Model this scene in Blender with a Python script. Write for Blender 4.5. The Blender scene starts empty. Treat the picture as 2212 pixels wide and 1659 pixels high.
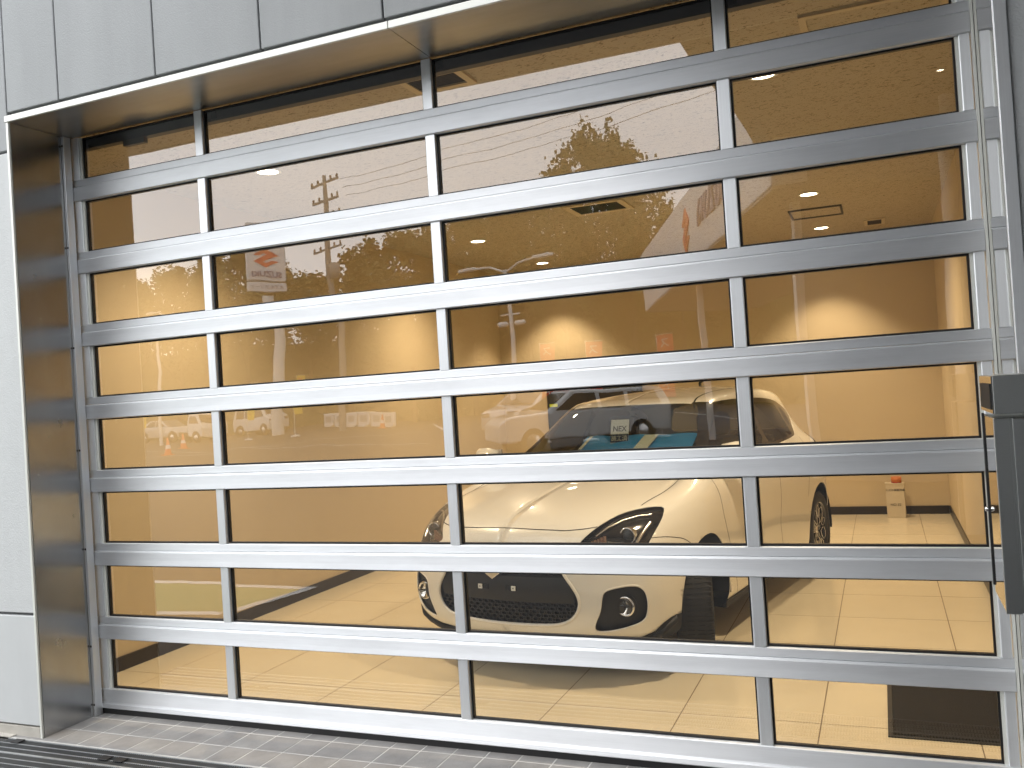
import bpy, bmesh, math, random
from mathutils import Vector, Matrix, kdtree
from mathutils.bvhtree import BVHTree
from mathutils.geometry import tessellate_polygon
import numpy as np
PI = math.pi
ORD = ['first','second','third','fourth','fifth','sixth','seventh','eighth','ninth','tenth','eleventh','twelfth','thirteenth','fourteenth','fifteenth','sixteenth','seventeenth','eighteenth','nineteenth','twentieth','twenty-first','twenty-second','twenty-third','twenty-fourth','twenty-fifth','twenty-sixth','twenty-seventh','twenty-eighth','twenty-ninth','thirtieth','thirty-first','thirty-second','thirty-third','thirty-fourth','thirty-fifth']
scn = bpy.context.scene
COL = scn.collection
random.seed(7)

# ------------------------------------------------------------------ camera, sky, sun, exposure
cam_d = bpy.data.cameras.new("camera"); cam = bpy.data.objects.new("camera", cam_d); COL.objects.link(cam)
cam_d.sensor_width = 36; cam_d.lens = 1942.33 / 2212 * 36; cam_d.clip_end = 2000; cam_d.clip_start = 0.05
YW, PT, RL = -0.38907, 0.012316, -0.063522
fw = Vector((math.sin(YW)*math.cos(PT), math.cos(YW)*math.cos(PT), math.sin(PT)))
rt = Vector((math.cos(YW), -math.sin(YW), 0)); up = rt.cross(fw)
rt2 = rt*math.cos(RL) + up*math.sin(RL); up2 = up*math.cos(RL) - rt*math.sin(RL)
mw = Matrix.Identity(4)
for i in range(3):
    mw[i][0] = rt2[i]; mw[i][1] = up2[i]; mw[i][2] = -fw[i]
mw.translation = (3.847, -3.4995, 1.5141)
cam.matrix_world = mw
scn.camera = cam

SUN_EL, SUN_ROT = math.radians(55), math.radians(200)
world = bpy.data.worlds.new("World"); scn.world = world; world.use_nodes = True
wt = world.node_tree; wt.nodes.clear()
wo = wt.nodes.new("ShaderNodeOutputWorld"); bg = wt.nodes.new("ShaderNodeBackground")
sky = wt.nodes.new("ShaderNodeTexSky"); sky.sky_type = 'NISHITA'; sky.sun_disc = False
sky.sun_elevation = SUN_EL; sky.sun_rotation = SUN_ROT; sky.dust_density = 4
bg.inputs['Strength'].default_value = 0.10
tc = wt.nodes.new("ShaderNodeTexCoord")
sep = wt.nodes.new("ShaderNodeSeparateXYZ"); wt.links.new(tc.outputs['Generated'], sep.inputs[0])
mpw = wt.nodes.new("ShaderNodeMapping"); mpw.inputs['Scale'].default_value = (1.2, 1.2, 4.0)
wt.links.new(tc.outputs['Generated'], mpw.inputs[0])
cn = wt.nodes.new("ShaderNodeTexNoise"); cn.inputs['Scale'].default_value = 2.2; cn.inputs['Detail'].default_value = 5
wt.links.new(mpw.outputs[0], cn.inputs['Vector'])
cr = wt.nodes.new("ShaderNodeValToRGB")
cr.color_ramp.elements[0].position = .3; cr.color_ramp.elements[0].color = (.80, .82, .86, 1)
cr.color_ramp.elements[1].position = .7; cr.color_ramp.elements[1].color = (1.0, 1.0, 1.0, 1)
wt.links.new(cn.outputs['Fac'], cr.inputs[0])
ml = wt.nodes.new("ShaderNodeVectorMath"); ml.operation = 'SCALE'
wt.links.new(cr.outputs[0], ml.inputs[0])
# overcast: brighter towards the zenith
mr = wt.nodes.new("ShaderNodeMapRange"); mr.inputs['From Min'].default_value = -0.05; mr.inputs['From Max'].default_value = 1
mr.inputs['To Min'].default_value = 32; mr.inputs['To Max'].default_value = 32
wt.links.new(sep.outputs['Z'], mr.inputs['Value']); wt.links.new(mr.outputs[0], ml.inputs['Scale'])
mx = wt.nodes.new("ShaderNodeMix"); mx.data_type = 'RGBA'; mx.inputs['Factor'].default_value = .9
wt.links.new(sky.outputs[0], mx.inputs['A']); wt.links.new(ml.outputs[0], mx.inputs['B'])
wt.links.new(mx.outputs['Result'], bg.inputs['Color']); wt.links.new(bg.outputs[0], wo.inputs[0])

sl = bpy.data.lights.new("sun", 'SUN'); sun = bpy.data.objects.new("sun", sl); COL.objects.link(sun)
sl.energy = 0.8; sl.angle = math.radians(30); sl.color = (1, .97, .93)
sd = Vector((math.sin(SUN_ROT)*math.cos(SUN_EL), math.cos(SUN_ROT)*math.cos(SUN_EL), math.sin(SUN_EL)))
sun.rotation_euler = sd.to_track_quat('Z', 'Y').to_euler()
vs = scn.view_settings
vs.view_transform = 'Standard'; vs.look = 'None'; vs.gamma = 1; vs.use_curve_mapping = False; vs.exposure = 0.22
scn.cycles.max_bounces = 12; scn.cycles.transparent_max_bounces = 24; scn.cycles.glossy_bounces = 6
scn.cycles.sample_clamp_indirect = 6
scn.cycles.use_denoising = True

# ------------------------------------------------------------------ materials
MATS = {}
def nodes(m): return m.node_tree.nodes, m.node_tree.links
def mat(name, col, rough=.6, metal=0., noise=None, bump=None, coat=0., emit=None, spec=.5, aniso=0., stretch=(1,1,1), rvar=0., obj=False, ior=None):
    """noise=(scale, amount) colour variation; bump=(scale, distance)"""
    m = bpy.data.materials.new(name); m.use_nodes = True; N, L = nodes(m)
    b = N['Principled BSDF']; b.inputs['Base Color'].default_value = (*col, 1)
    b.inputs['Roughness'].default_value = rough; b.inputs['Metallic'].default_value = metal
    b.inputs['Specular IOR Level'].default_value = spec
    if coat: b.inputs['Coat Weight'].default_value = coat; b.inputs['Coat Roughness'].default_value = .03
    if aniso: b.inputs['Anisotropic'].default_value = aniso
    if ior: b.inputs['IOR'].default_value = ior
    if emit: b.inputs['Emission Color'].default_value = (*emit[0], 1); b.inputs['Emission Strength'].default_value = emit[1]
    if noise or bump or rvar:
        t = N.new('ShaderNodeTexCoord' if obj else 'ShaderNodeNewGeometry'); src = t.outputs['Object' if obj else 'Position']
        mp = N.new('ShaderNodeMapping'); mp.inputs['Scale'].default_value = stretch; L.new(src, mp.inputs[0])
    if noise or rvar:
        n = N.new('ShaderNodeTexNoise'); n.inputs['Scale'].default_value = (noise or (6,))[0]; n.inputs['Detail'].default_value = 6; n.inputs['Roughness'].default_value = .65
        L.new(mp.outputs[0], n.inputs['Vector'])
    if noise:
        r = N.new('ShaderNodeMapRange'); r.inputs['From Min'].default_value = .25; r.inputs['From Max'].default_value = .75
        r.inputs['To Min'].default_value = 1-noise[1]; r.inputs['To Max'].default_value = 1+noise[1]; L.new(n.outputs['Fac'], r.inputs['Value'])
        v = N.new('ShaderNodeVectorMath'); v.operation = 'SCALE'; v.inputs[0].default_value = col; L.new(r.outputs[0], v.inputs['Scale'])
        L.new(v.outputs[0], b.inputs['Base Color'])
    if rvar:
        r2 = N.new('ShaderNodeMapRange'); r2.inputs['To Min'].default_value = max(0, rough-rvar); r2.inputs['To Max'].default_value = rough+rvar
        L.new(n.outputs['Fac'], r2.inputs['Value']); L.new(r2.outputs[0], b.inputs['Roughness'])
    if bump:
        n2 = N.new('ShaderNodeTexNoise'); n2.inputs['Scale'].default_value = bump[0]; n2.inputs['Detail'].default_value = 4
        L.new(mp.outputs[0], n2.inputs['Vector'])
        bp = N.new('ShaderNodeBump'); bp.inputs['Distance'].default_value = bump[1]; bp.inputs['Strength'].default_value = 1
        L.new(n2.outputs['Fac'], bp.inputs['Height']); L.new(bp.outputs[0], b.inputs['Normal'])
    MATS[name] = m; return m

def glass_mat(name, tint, refl, wob=0.0, gloss_rough=0.0, fac_min=0.0):
    m = bpy.data.materials.new(name); m.use_nodes = True; N, L = nodes(m); N.clear()
    o = N.new('ShaderNodeOutputMaterial'); mixs = N.new('ShaderNodeMixShader')
    tr = N.new('ShaderNodeBsdfTransparent'); tr.inputs[0].default_value = (*tint, 1)
    gl = N.new('ShaderNodeBsdfGlossy'); gl.inputs['Roughness'].default_value = gloss_rough
    fr = N.new('ShaderNodeFresnel'); fr.inputs['IOR'].default_value = 1.5
    mu = N.new('ShaderNodeMath'); mu.operation = 'MULTIPLY_ADD'; mu.inputs[1].default_value = refl; mu.inputs[2].default_value = fac_min
    mu.use_clamp = True
    bk = N.new('ShaderNodeNewGeometry'); inv = N.new('ShaderNodeMath'); inv.operation = 'SUBTRACT'; inv.inputs[0].default_value = 1; L.new(bk.outputs['Backfacing'], inv.inputs[1])
    fm = N.new('ShaderNodeMath'); fm.operation = 'MULTIPLY'; L.new(mu.outputs[0], fm.inputs[0]); L.new(inv.outputs[0], fm.inputs[1])
    L.new(fr.outputs[0], mu.inputs[0]); L.new(fm.outputs[0], mixs.inputs[0])
    L.new(tr.outputs[0], mixs.inputs[1]); L.new(gl.outputs[0], mixs.inputs[2]); L.new(mixs.outputs[0], o.inputs[0])
    if wob:
        g = N.new('ShaderNodeNewGeometry'); oi = N.new('ShaderNodeObjectInfo'); wn = N.new('ShaderNodeTexWhiteNoise'); wn.noise_dimensions = '1D'
        ms = N.new('ShaderNodeMath'); ms.operation = 'MULTIPLY'; ms.inputs[1].default_value = 97; L.new(oi.outputs['Random'], ms.inputs[0]); L.new(ms.outputs[0], wn.inputs['W'])
        s0 = N.new('ShaderNodeVectorMath'); s0.operation = 'SUBTRACT'; s0.inputs[1].default_value = (.5, .5, .5); L.new(wn.outputs['Color'], s0.inputs[0])
        k0 = N.new('ShaderNodeVectorMath'); k0.operation = 'SCALE'; k0.inputs['Scale'].default_value = .006; L.new(s0.outputs[0], k0.inputs[0])
        a0 = N.new('ShaderNodeVectorMath'); a0.operation = 'ADD'; L.new(g.outputs['Normal'], a0.inputs[0]); L.new(k0.outputs[0], a0.inputs[1]); acc = a0.outputs[0]
        for sc, amp in ((.9, wob), (3.5, wob*.45), (14, wob*.09)):
            n = N.new('ShaderNodeTexNoise'); n.inputs['Scale'].default_value = sc; n.inputs['Detail'].default_value = 1
            L.new(g.outputs['Position'], n.inputs['Vector'])
            s = N.new('ShaderNodeVectorMath'); s.operation = 'SUBTRACT'; s.inputs[1].default_value = (.5, .5, .5); L.new(n.outputs['Color'], s.inputs[0])
            k = N.new('ShaderNodeVectorMath'); k.operation = 'SCALE'; k.inputs['Scale'].default_value = amp; L.new(s.outputs[0], k.inputs[0])
            a = N.new('ShaderNodeVectorMath'); a.operation = 'ADD'; L.new(acc, a.inputs[0]); L.new(k.outputs[0], a.inputs[1]); acc = a.outputs[0]
        nn = N.new('ShaderNodeVectorMath'); nn.operation = 'NORMALIZE'; L.new(acc, nn.inputs[0]); L.new(nn.outputs[0], gl.inputs['Normal'])
    MATS[name] = m; return m

M_alu = mat('brushed_aluminium', (.80, .82, .845), .58, .9, noise=(26, .03), bump=(60, .00008), stretch=(.05, 1, 9), aniso=.75, rvar=.04)
M_alu2 = mat('mill_aluminium', (.82, .84, .86), .5, .9, noise=(30, .05), stretch=(9, 1, .1))
M_steel = mat('hairline_steel', (.50, .51, .52), .25, 1, noise=(18, .07), bump=(40, .00004), stretch=(6, .3, .25), rvar=.08)
M_soffit = mat('soffit_steel', (.43, .44, .44), .34, 1, noise=(7, .08), bump=(9, .0004), stretch=(.3, 3, 1), rvar=.08)
M_mirror = mat('polished_steel', (.66, .655, .64), .045, 1, bump=(3, .0006), noise=(5, .03))
M_trim = mat('pale_trim', (.72, .73, .68), .35, .2)
M_cab = mat('cabinet_steel', (.60, .62, .61), .3, 1, noise=(90, .03), stretch=(.3, .3, 8), rvar=.03)
M_black = mat('black_rubber', (.012, .012, .013), .5)
M_gap = mat('shadow_gap', (.02, .02, .022), .8)
M_gasket = mat('glazing_gasket', (.008, .008, .009), .45)
M_wallg = mat('grey_cladding', (.335, .35, .357), .85, noise=(260, .09), bump=(170, .0015))
M_wallw = mat('white_render', (.54, .56, .565), .85, noise=(30, .03), bump=(150, .0022))
M_wallb = mat('smooth_render', (.53, .55, .555), .8, noise=(4, .03), bump=(30, .0004))
M_joint = mat('cladding_sealant', (.27, .275, .28), .8)
M_pave = mat('stone_paver', (.275, .27, .262), .6, noise=(9, .12), bump=(90, .0012))
M_pave2 = mat('stone_paver_dark', (.25, .245, .24), .6, noise=(8, .14), bump=(90, .0012))
M_grout = mat('grout', (.55, .545, .53), .9, noise=(40, .1))
M_conc = mat('concrete', (.42, .40, .36), .9, noise=(6, .12), bump=(60, .002))
M_galv = mat('galvanised_steel', (.60, .62, .63), .4, .75, noise=(30, .2))
M_floor = mat('showroom_porcelain', (.72, .65, .50), .16, noise=(2.2, .035), spec=.45, rvar=.05)
M_fgrout = mat('floor_grout', (.20, .15, .10), .8)
M_base = mat('dark_skirting', (.018, .013, .010), .35)
M_iwall = mat('cream_wallpaper', (.60, .50, .345), .7, noise=(2, .02), bump=(200, .0006))
M_mat_ = mat('charcoal_mat', (.013, .011, .010), .95, noise=(160, .6), bump=(240, .004))
M_paint = mat('pearl_white_paint', (.80, .785, .73), .28, coat=1.0, noise=(300, .015))
M_cblack = mat('gloss_black_trim', (.008, .008, .009), .12, coat=.6)
M_mblack = mat('grained_black_plastic', (.006, .006, .0065), .6, bump=(400, .0004))
M_seam = mat('panel_gap', (.02, .018, .015), .8)
M_tyre = mat('tyre_rubber', (.016, .016, .016), .75)
M_chrome = mat('chrome', (.8, .8, .8), .06, 1)
M_mach = mat('machined_alloy', (.72, .72, .72), .22, 1)
M_rimb = mat('gloss_black_alloy', (.012, .012, .013), .2, coat=.5)
M_red = mat('tail_lamp_red', (.35, .02, .015), .15, coat=.6)
M_amber = mat('amber_lens', (.34, .20, .13), .15, coat=.6)
M_seat = mat('dark_seat_cloth', (.025, .024, .024), .9, bump=(200, .001))
M_blue = mat('sheet_blue', (.03, .30, .75), .6)
M_paper = mat('white_paper', (.75, .76, .72), .7)
M_navy = mat('navy_print', (.02, .05, .16), .6)
M_ink = mat('black_print', (.02, .018, .016), .7)
M_box = mat('cream_carton', (.62, .55, .43), .75, noise=(10, .03))
M_orange = mat('orange_tape', (.62, .20, .05), .5)
M_asph = mat('asphalt', (.05, .05, .051), .9, noise=(3, .2), bump=(120, .004))
M_linew = mat('road_paint_white', (.72, .72, .70), .7, noise=(20, .08))
M_green = mat('green_bay_paint', (.16, .26, .10), .8, noise=(8, .1))
M_trunk = mat('bark', (.06, .045, .03), .9, noise=(20, .3))
M_leaf = mat('leaf', (.045, .075, .022), .7, noise=(.8, .35), spec=.2)
M_leaf2 = mat('leaf_pale', (.075, .10, .035), .7, noise=(.8, .3), spec=.2)
M_hill = mat('wooded_hillside', (.035, .055, .018), .95, noise=(.3, .4), bump=(1.2, .8))
M_pole = mat('concrete_pole', (.30, .29, .27), .8, noise=(6, .1))
M_wpole = mat('white_post_paint', (.74, .74, .72), .4)
M_signw = mat('sign_white', (.76, .76, .76), .35)
M_sred = mat('sign_red', (.70, .05, .03), .4)
M_sblue = mat('sign_blue', (.03, .05, .22), .4)
M_flagr = mat('banner_red', (.75, .06, .04), .7)
M_flagy = mat('banner_yellow', (.80, .58, .02), .7)
M_cone = mat('cone_orange', (.80, .14, .03), .5)
M_canopy = mat('canopy_soffit', (.24, .245, .245), .8, noise=(3, .05))
M_cfasc = mat('canopy_fascia', (.74, .75, .76), .45)
M_wing = mat('wing_wall_panel', (.20, .205, .21), .8, noise=(5, .05))
M_dglass = mat('dark_tinted_glass', (.02, .025, .03), .05, spec=.6)
M_wire = mat('power_cable', (.03, .03, .03), .6)
M_vanw = mat('vehicle_white', (.70, .71, .71), .3, coat=.8)
M_vans = mat('vehicle_silver', (.45, .46, .48), .3, .6, coat=.8)
def weather(m, vec, lo, hi, amt):
    N, L = nodes(m); b = N['Principled BSDF']; g = N.new('ShaderNodeNewGeometry'); mp = N.new('ShaderNodeMapping'); mp.inputs['Scale'].default_value = vec
    L.new(g.outputs['Position'], mp.inputs[0]); n = N.new('ShaderNodeTexNoise'); n.inputs['Scale'].default_value = 1; n.inputs['Detail'].default_value = 7; n.inputs['Roughness'].default_value = .6
    L.new(mp.outputs[0], n.inputs['Vector']); r = N.new('ShaderNodeMapRange'); r.inputs['From Min'].default_value = lo; r.inputs['From Max'].default_value = hi
    r.inputs['To Min'].default_value = 1-amt; r.inputs['To Max'].default_value = 1; L.new(n.outputs['Fac'], r.inputs['Value'])
    v = N.new('ShaderNodeVectorMath'); v.operation = 'SCALE'; L.new(r.outputs[0], v.inputs['Scale'])
    lk = b.inputs['Base Color'].links; L.new(lk[0].from_socket, v.inputs[0]); L.new(v.outputs[0], b.inputs['Base Color'])
weather(M_wallg, (3.5, 3.5, .5), .35, .6, .10); weather(M_wallw, (4, 4, .4), .3, .6, .07); weather(M_wallb, (3, 3, .8), .3, .6, .07)
weather(M_pave, (5, 5, 1), .35, .6, .22); weather(M_pave2, (5, 5, 1), .35, .6, .2); weather(M_grout, (6, 6, 1), .35, .6, .3)
weather(M_alu, (2.2, 1, 14), .35, .55, .07); weather(M_steel, (2, 6, 1.2), .3, .6, .12); weather(M_soffit, (1.6, 5, 1), .3, .6, .15)
G_door = glass_mat('door_glazing', (.93, .935, .93), 3.75, wob=.012)
G_car = glass_mat('vehicle_glazing', (.62, .66, .62), 1.0)
G_side = glass_mat('vehicle_privacy_glazing', (.30, .31, .29), 1.0)
G_lamp = glass_mat('clear_lamp_lens', (.93, .93, .93), 1.2)

for m_ in (M_alu, M_alu2):     # grain runs along the extrusion
    N, L = nodes(m_); cv = N.new('ShaderNodeCombineXYZ'); cv.inputs[2].default_value = 1
    if m_ is M_alu: L.new(cv.outputs[0], N['Principled BSDF'].inputs['Tangent'])
# downlight emitter
m = bpy.data.materials.new('lit_diffuser'); m.use_nodes = True; N, L = nodes(m); N.clear()
o_ = N.new('ShaderNodeOutputMaterial'); e_ = N.new('ShaderNodeEmission'); e_.inputs[0].default_value = (1, .85, .60, 1); e_.inputs[1].default_value = 16
L.new(e_.outputs[0], o_.inputs[0]); M_lit = m
# acoustic ceiling board: cream with fine dark flecks
m = bpy.data.materials.new('acoustic_board'); m.use_nodes = True; N, L = nodes(m); b = N['Principled BSDF']
g = N.new('ShaderNodeNewGeometry'); mp = N.new('ShaderNodeMapping'); mp.inputs['Scale'].default_value = (1, 2.2, 1); mp.inputs['Rotation'].default_value = (0, 0, .5)
L.new(g.outputs['Position'], mp.inputs[0])
n = N.new('ShaderNodeTexNoise'); n.inputs['Scale'].default_value = 34; n.inputs['Detail'].default_value = 3; n.inputs['Distortion'].default_value = 1.5
L.new(mp.outputs[0], n.inputs['Vector'])
c = N.new('ShaderNodeValToRGB'); c.color_ramp.elements[0].position = .36; c.color_ramp.elements[0].color = (.17, .13, .08, 1)
c.color_ramp.elements[1].position = .41; c.color_ramp.elements[1].color = (.46, .40, .30, 1)
L.new(n.outputs['Fac'], c.inputs[0]); L.new(c.outputs[0], b.inputs['Base Color']); b.inputs['Roughness'].default_value = .9
M_ceil = m

# ------------------------------------------------------------------ geometry helpers
class MB:
    def __init__(s): s.v = []; s.f = []; s.sm = []
    def add(s, vs, fs, smooth=False):
        o = len(s.v); s.v += [tuple(v) for v in vs]; s.f += [tuple(i+o for i in f) for f in fs]; s.sm += [smooth]*len(fs); return s
    def box(s, a, b, mtx=None):
        x0, y0, z0 = a; x1, y1, z1 = b
        vs = [(x0,y0,z0),(x1,y0,z0),(x1,y1,z0),(x0,y1,z0),(x0,y0,z1),(x1,y0,z1),(x1,y1,z1),(x0,y1,z1)]
        if mtx: vs = [mtx @ Vector(v) for v in vs]
        return s.add(vs, [(0,3,2,1),(4,5,6,7),(0,1,5,4),(1,2,6,5),(2,3,7,6),(3,0,4,7)])
    def tube(s, pts, r, n=8, cap=True, r2=None):
        pts = [Vector(p) for p in pts]; rings = []; prev = None
        for i, p in enumerate(pts):
            d = (pts[min(i+1, len(pts)-1)] - pts[max(i-1, 0)]).normalized()
            u = prev - d*prev.dot(d) if prev else d.orthogonal()
            if u.length < 1e-6: u = d.orthogonal()
            u.normalize(); prev = u; w = d.cross(u)
            rr = r if r2 is None else r + (r2-r)*i/(len(pts)-1)
            rings.append([p + (u*math.cos(2*PI*k/n) + w*math.sin(2*PI*k/n))*rr for k in range(n)])
        vs = [v for R_ in rings for v in R_]
        fs = [(i*n+k, i*n+(k+1)%n, (i+1)*n+(k+1)%n, (i+1)*n+k) for i in range(len(pts)-1) for k in range(n)]
        s.add(vs, fs, True)
        if cap: s.add(rings[0], [tuple(range(n))[::-1]]); s.add(rings[-1], [tuple(range(n))])
        return s
    def lathe(s, prof, n=32, axis='y', c=(0,0,0), closed=False):
        vs = []; 
        for (r, h) in prof:
            for k in range(n):
                a = 2*PI*k/n; ca, sa = r*math.cos(a), r*math.sin(a)
                vs.append({'y': (c[0]+ca, c[1]+h, c[2]+sa), 'z': (c[0]+ca, c[1]+sa, c[2]+h), 'x': (c[0]+h, c[1]+ca, c[2]+sa)}[axis])
        m_ = len(prof); rng = range(m_ if closed else m_-1)
        fs = [(i*n+k, i*n+(k+1)%n, ((i+1)%m_)*n+(k+1)%n, ((i+1)%m_)*n+k) for i in rng for k in range(n)]
        return s.add(vs, fs, True)
    def prism(s, poly, h0, h1, plane='xz'):
        """poly 2D outline extruded along the remaining axis from h0 to h1"""
        def P(a, b_, h): return {'xz': (a, h, b_), 'yz': (h, a, b_), 'xy': (a, b_, h)}[plane]
        n = len(poly); vs = [P(a, b_, h0) for a, b_ in poly] + [P(a, b_, h1) for a, b_ in poly]
        tris = tessellate_polygon([[Vector((a, b_, 0)) for a, b_ in poly]])
        fs = [t for t in tris] + [tuple(i+n for i in t[::-1]) for t in tris] + [(i, (i+1) % n, n+(i+1) % n, n+i) for i in range(n)]
        return s.add(vs, fs)
    def mesh(s, name, m):
        me = bpy.data.meshes.new(name); me.from_pydata([tuple(v) for v in s.v], [], s.f)
        me.polygons.foreach_set('use_smooth', s.sm); me.materials.append(m); me.update()
        bm = bmesh.new(); bm.from_mesh(me); bmesh.ops.recalc_face_normals(bm, faces=bm.faces); bm.to_mesh(me); bm.free()
        return me
    def build(s, name, m, parent=None, bevel=0):
        o = bpy.data.objects.new(name, s.mesh(name, m)); COL.objects.link(o)
        if parent: o.parent = parent
        if bevel:
            md = o.modifiers.new('bevel', 'BEVEL'); md.width = bevel; md.segments = 2; md.limit_method = 'ANGLE'
        return o
def box(name, a, b, m, parent=None, bevel=0): return MB().box(a, b).build(name, m, parent, bevel)
def tag(o, label=None, cat=None, group=None, kind=None):
    if label: o['label'] = label
    if cat: o['category'] = cat
    if group: o['group'] = group
    if kind: o['kind'] = kind
    return o
def thing(name, label, cat, loc=(0,0,0), rz=0, group=None):
    o = bpy.data.objects.new(name, None); COL.objects.link(o); o.location = loc; o.rotation_euler = (0, 0, rz)
    o.empty_display_size = .1
    return tag(o, label, cat, group)
def inst(name, me, parent=None, loc=(0,0,0), rot=(0,0,0), scale=(1,1,1)):
    o = bpy.data.objects.new(name, me); COL.objects.link(o); o.parent = parent; o.location = loc; o.rotation_euler = rot; o.scale = scale; return o
def text_mesh(s, size, m, depth=.001, align='CENTER', bold=0):
    cu = bpy.data.curves.new('lettering', 'FONT'); cu.body = s; cu.size = size; cu.extrude = depth; cu.align_x = align; cu.align_y = 'CENTER'; cu.offset = bold
    o = bpy.data.objects.new('t', cu); COL.objects.link(o)
    bpy.context.view_layer.update()
    dg = bpy.context.evaluated_depsgraph_get(); me = bpy.data.meshes.new_from_object(o.evaluated_get(dg))
    bpy.data.objects.remove(o); me.materials.clear(); me.materials.append(m); return me
EMB = [(.5,1),(0,.64),(.60,.31),(.47,.235),(.26,.36),(0,.33),(.5,0),(1,.36),(.40,.69),(.53,.765),(.74,.64),(1,.67)]

# ------------------------------------------------------------------ setting: ground
gs = MB()
gs.add([(-400, -400, -.012), (400, -400, -.012), (400, 400, -.012), (-400, 400, -.012)], [(0, 1, 2, 3)])
ground = gs.build('ground', M_asph); tag(ground, kind='structure')
hb = MB(); xs_ = np.linspace(-170, 130, 61); prev = None
for i, x in enumerate(xs_):
    hh = 5.9 + 2.5*min(1, max(0, (x+42)/30)) + .5*math.sin(x*.23)
    for j, (yy, zz) in enumerate(((-48.5, -.5), (-49.5, hh*.92), (-54, hh*1.05), (-75, hh*1.2), (-130, hh*1.35))):
        hb.v.append((x, yy + 3*math.sin(x*.1+j), zz))
hb.f = [(i*5+j, (i+1)*5+j, (i+1)*5+j+1, i*5+j+1) for i in range(60) for j in range(4)]; hb.sm = [True]*len(hb.f)
tag(hb.build('hillside', M_hill), kind='structure')

# paving strip outside the door, one object per tile
apron = box('paving', (-1.4, -.386, -.010), (6.2, .045, -.0012), M_grout); tag(apron, kind='structure')
def tile_me(w, d, h, m, name, bev=.0015):
    mb = MB(); b = bev
    vs = [(0,0,-.02),(w,0,-.02),(w,d,-.02),(0,d,-.02),(0,0,h-b),(w,0,h-b),(w,d,h-b),(0,d,h-b),(b,b,h),(w-b,b,h),(w-b,d-b,h),(b,d-b,h)]
    mb.add(vs, [(0,1,5,4),(1,2,6,5),(2,3,7,6),(3,0,4,7),(4,5,9,8),(5,6,10,9),(6,7,11,10),(7,4,8,11),(8,9,10,11)])
    return mb.mesh(name, m)
pt = [tile_me(.1455, .1515, 0, M_pave, 'paving_tile'), tile_me(.1455, .1515, 0, M_pave2, 'paving_tile')]
pt3 = [tile_me(.1455, .103, 0, M_pave, 'paving_tile'), tile_me(.1455, .103, 0, M_pave2, 'paving_tile')]
for i in range(-3, 30):
    x = .083 + .1515*i
    for j, (y0, ms) in enumerate(((-.380, pt), (-.222, pt), (-.064, pt3))):
        inst('paving_tile', random.choice(ms), apron, (x + .003, y0 + .003, random.uniform(-.0003, .0005)))
tag(box('concrete_apron', (-1.6, -.386, -.011), (-.19, -.352, .004), M_conc), kind='structure')

# galvanised drain grating in front of the paving
gr = thing('drain_grating', 'galvanised slotted trench grating along the outer edge of the grey paving', 'grating', (0, -.39, 0))
fb = MB()
for y in (-.004, -.142, -.148, -.290): fb.box((-.19, y-.004, -.03), (5.6, y, .003))
for y in (-.05, -.096, -.195, -.243): fb.box((-.19, y-.003, -.03), (5.6, y, .0015))
fb.build('frame', M_galv, gr)
rb = MB(); x = -.185
while x < 5.6:
    rb.box((x, -.288, -.02), (x+.004, -.006, 0)); x += .012
tag(rb.build('slot_bars', mat('dull_galvanised', (.16, .17, .175), .5, .6), gr), kind='stuff')
box('channel', (-.19, -.29, -.05), (5.6, -.004, -.035), M_gap, gr)
for x, y in ((-.12, -.026), (.50, -.082), (.59, -.082), (1.9, -.082)):
    MB().box((x, y-.03, .0035), (x+.055, y+.012, .009)).build('clip', M_black, gr, .002)

# ------------------------------------------------------------------ setting: outer wall with cladding panels
OY = -.35           # outer face of the wall
wall = box('outer_wall', (-3.0, OY+.03, 0), (-.02, .04, 5.4), M_joint); tag(wall, kind='structure')
box('lintel_wall', (-.02, OY+.03, 3.04), (4.27, .04, 5.4), M_joint, wall)
box('side_wall', (4.27, OY+.03, 0), (8.0, .04, 5.4), M_joint, wall)
def clad(x0, x1, z0, z1, m, nm='cladding_panel'):
    g_ = .004
    MB().box((x0+g_, OY, z0+g_), (x1-g_, OY+.028, z1-g_)).build(nm, m, wall, .004)
cl = [-2.68, -2.08, -1.48, -.88, -.28-.0]
# above the opening
X = [-2.6, -2.0, -1.4, -.8, -.02, .325, .92, 1.50, 2.10, 2.70, 3.30, 3.90, 4.50, 5.1, 5.7, 6.3, 6.9, 7.5]
for a, b in zip(X[:-1], X[1:]):
    if a < -.03: clad(a, b, 2.862, 5.35, M_wallg)
    elif b <= 4.3 or a < 4.2: clad(a, b, 3.046, 5.35, M_wallg)
clad(-.6, -.025, .598, 2.858, M_wallw); clad(-2.6, -.604, .598, 2.858, M_wallw)
clad(-2.6, -.025, .05, .592, M_wallb, 'base_panel'); box('plinth', (-2.6, OY-.004, 0), (-.03, OY+.02, .046), M_conc, wall)
clad(4.27, 7.5, .05, 3.04, M_wallw)
clad(4.5, 7.5, 3.046, 5.35, M_wallg)

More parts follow.
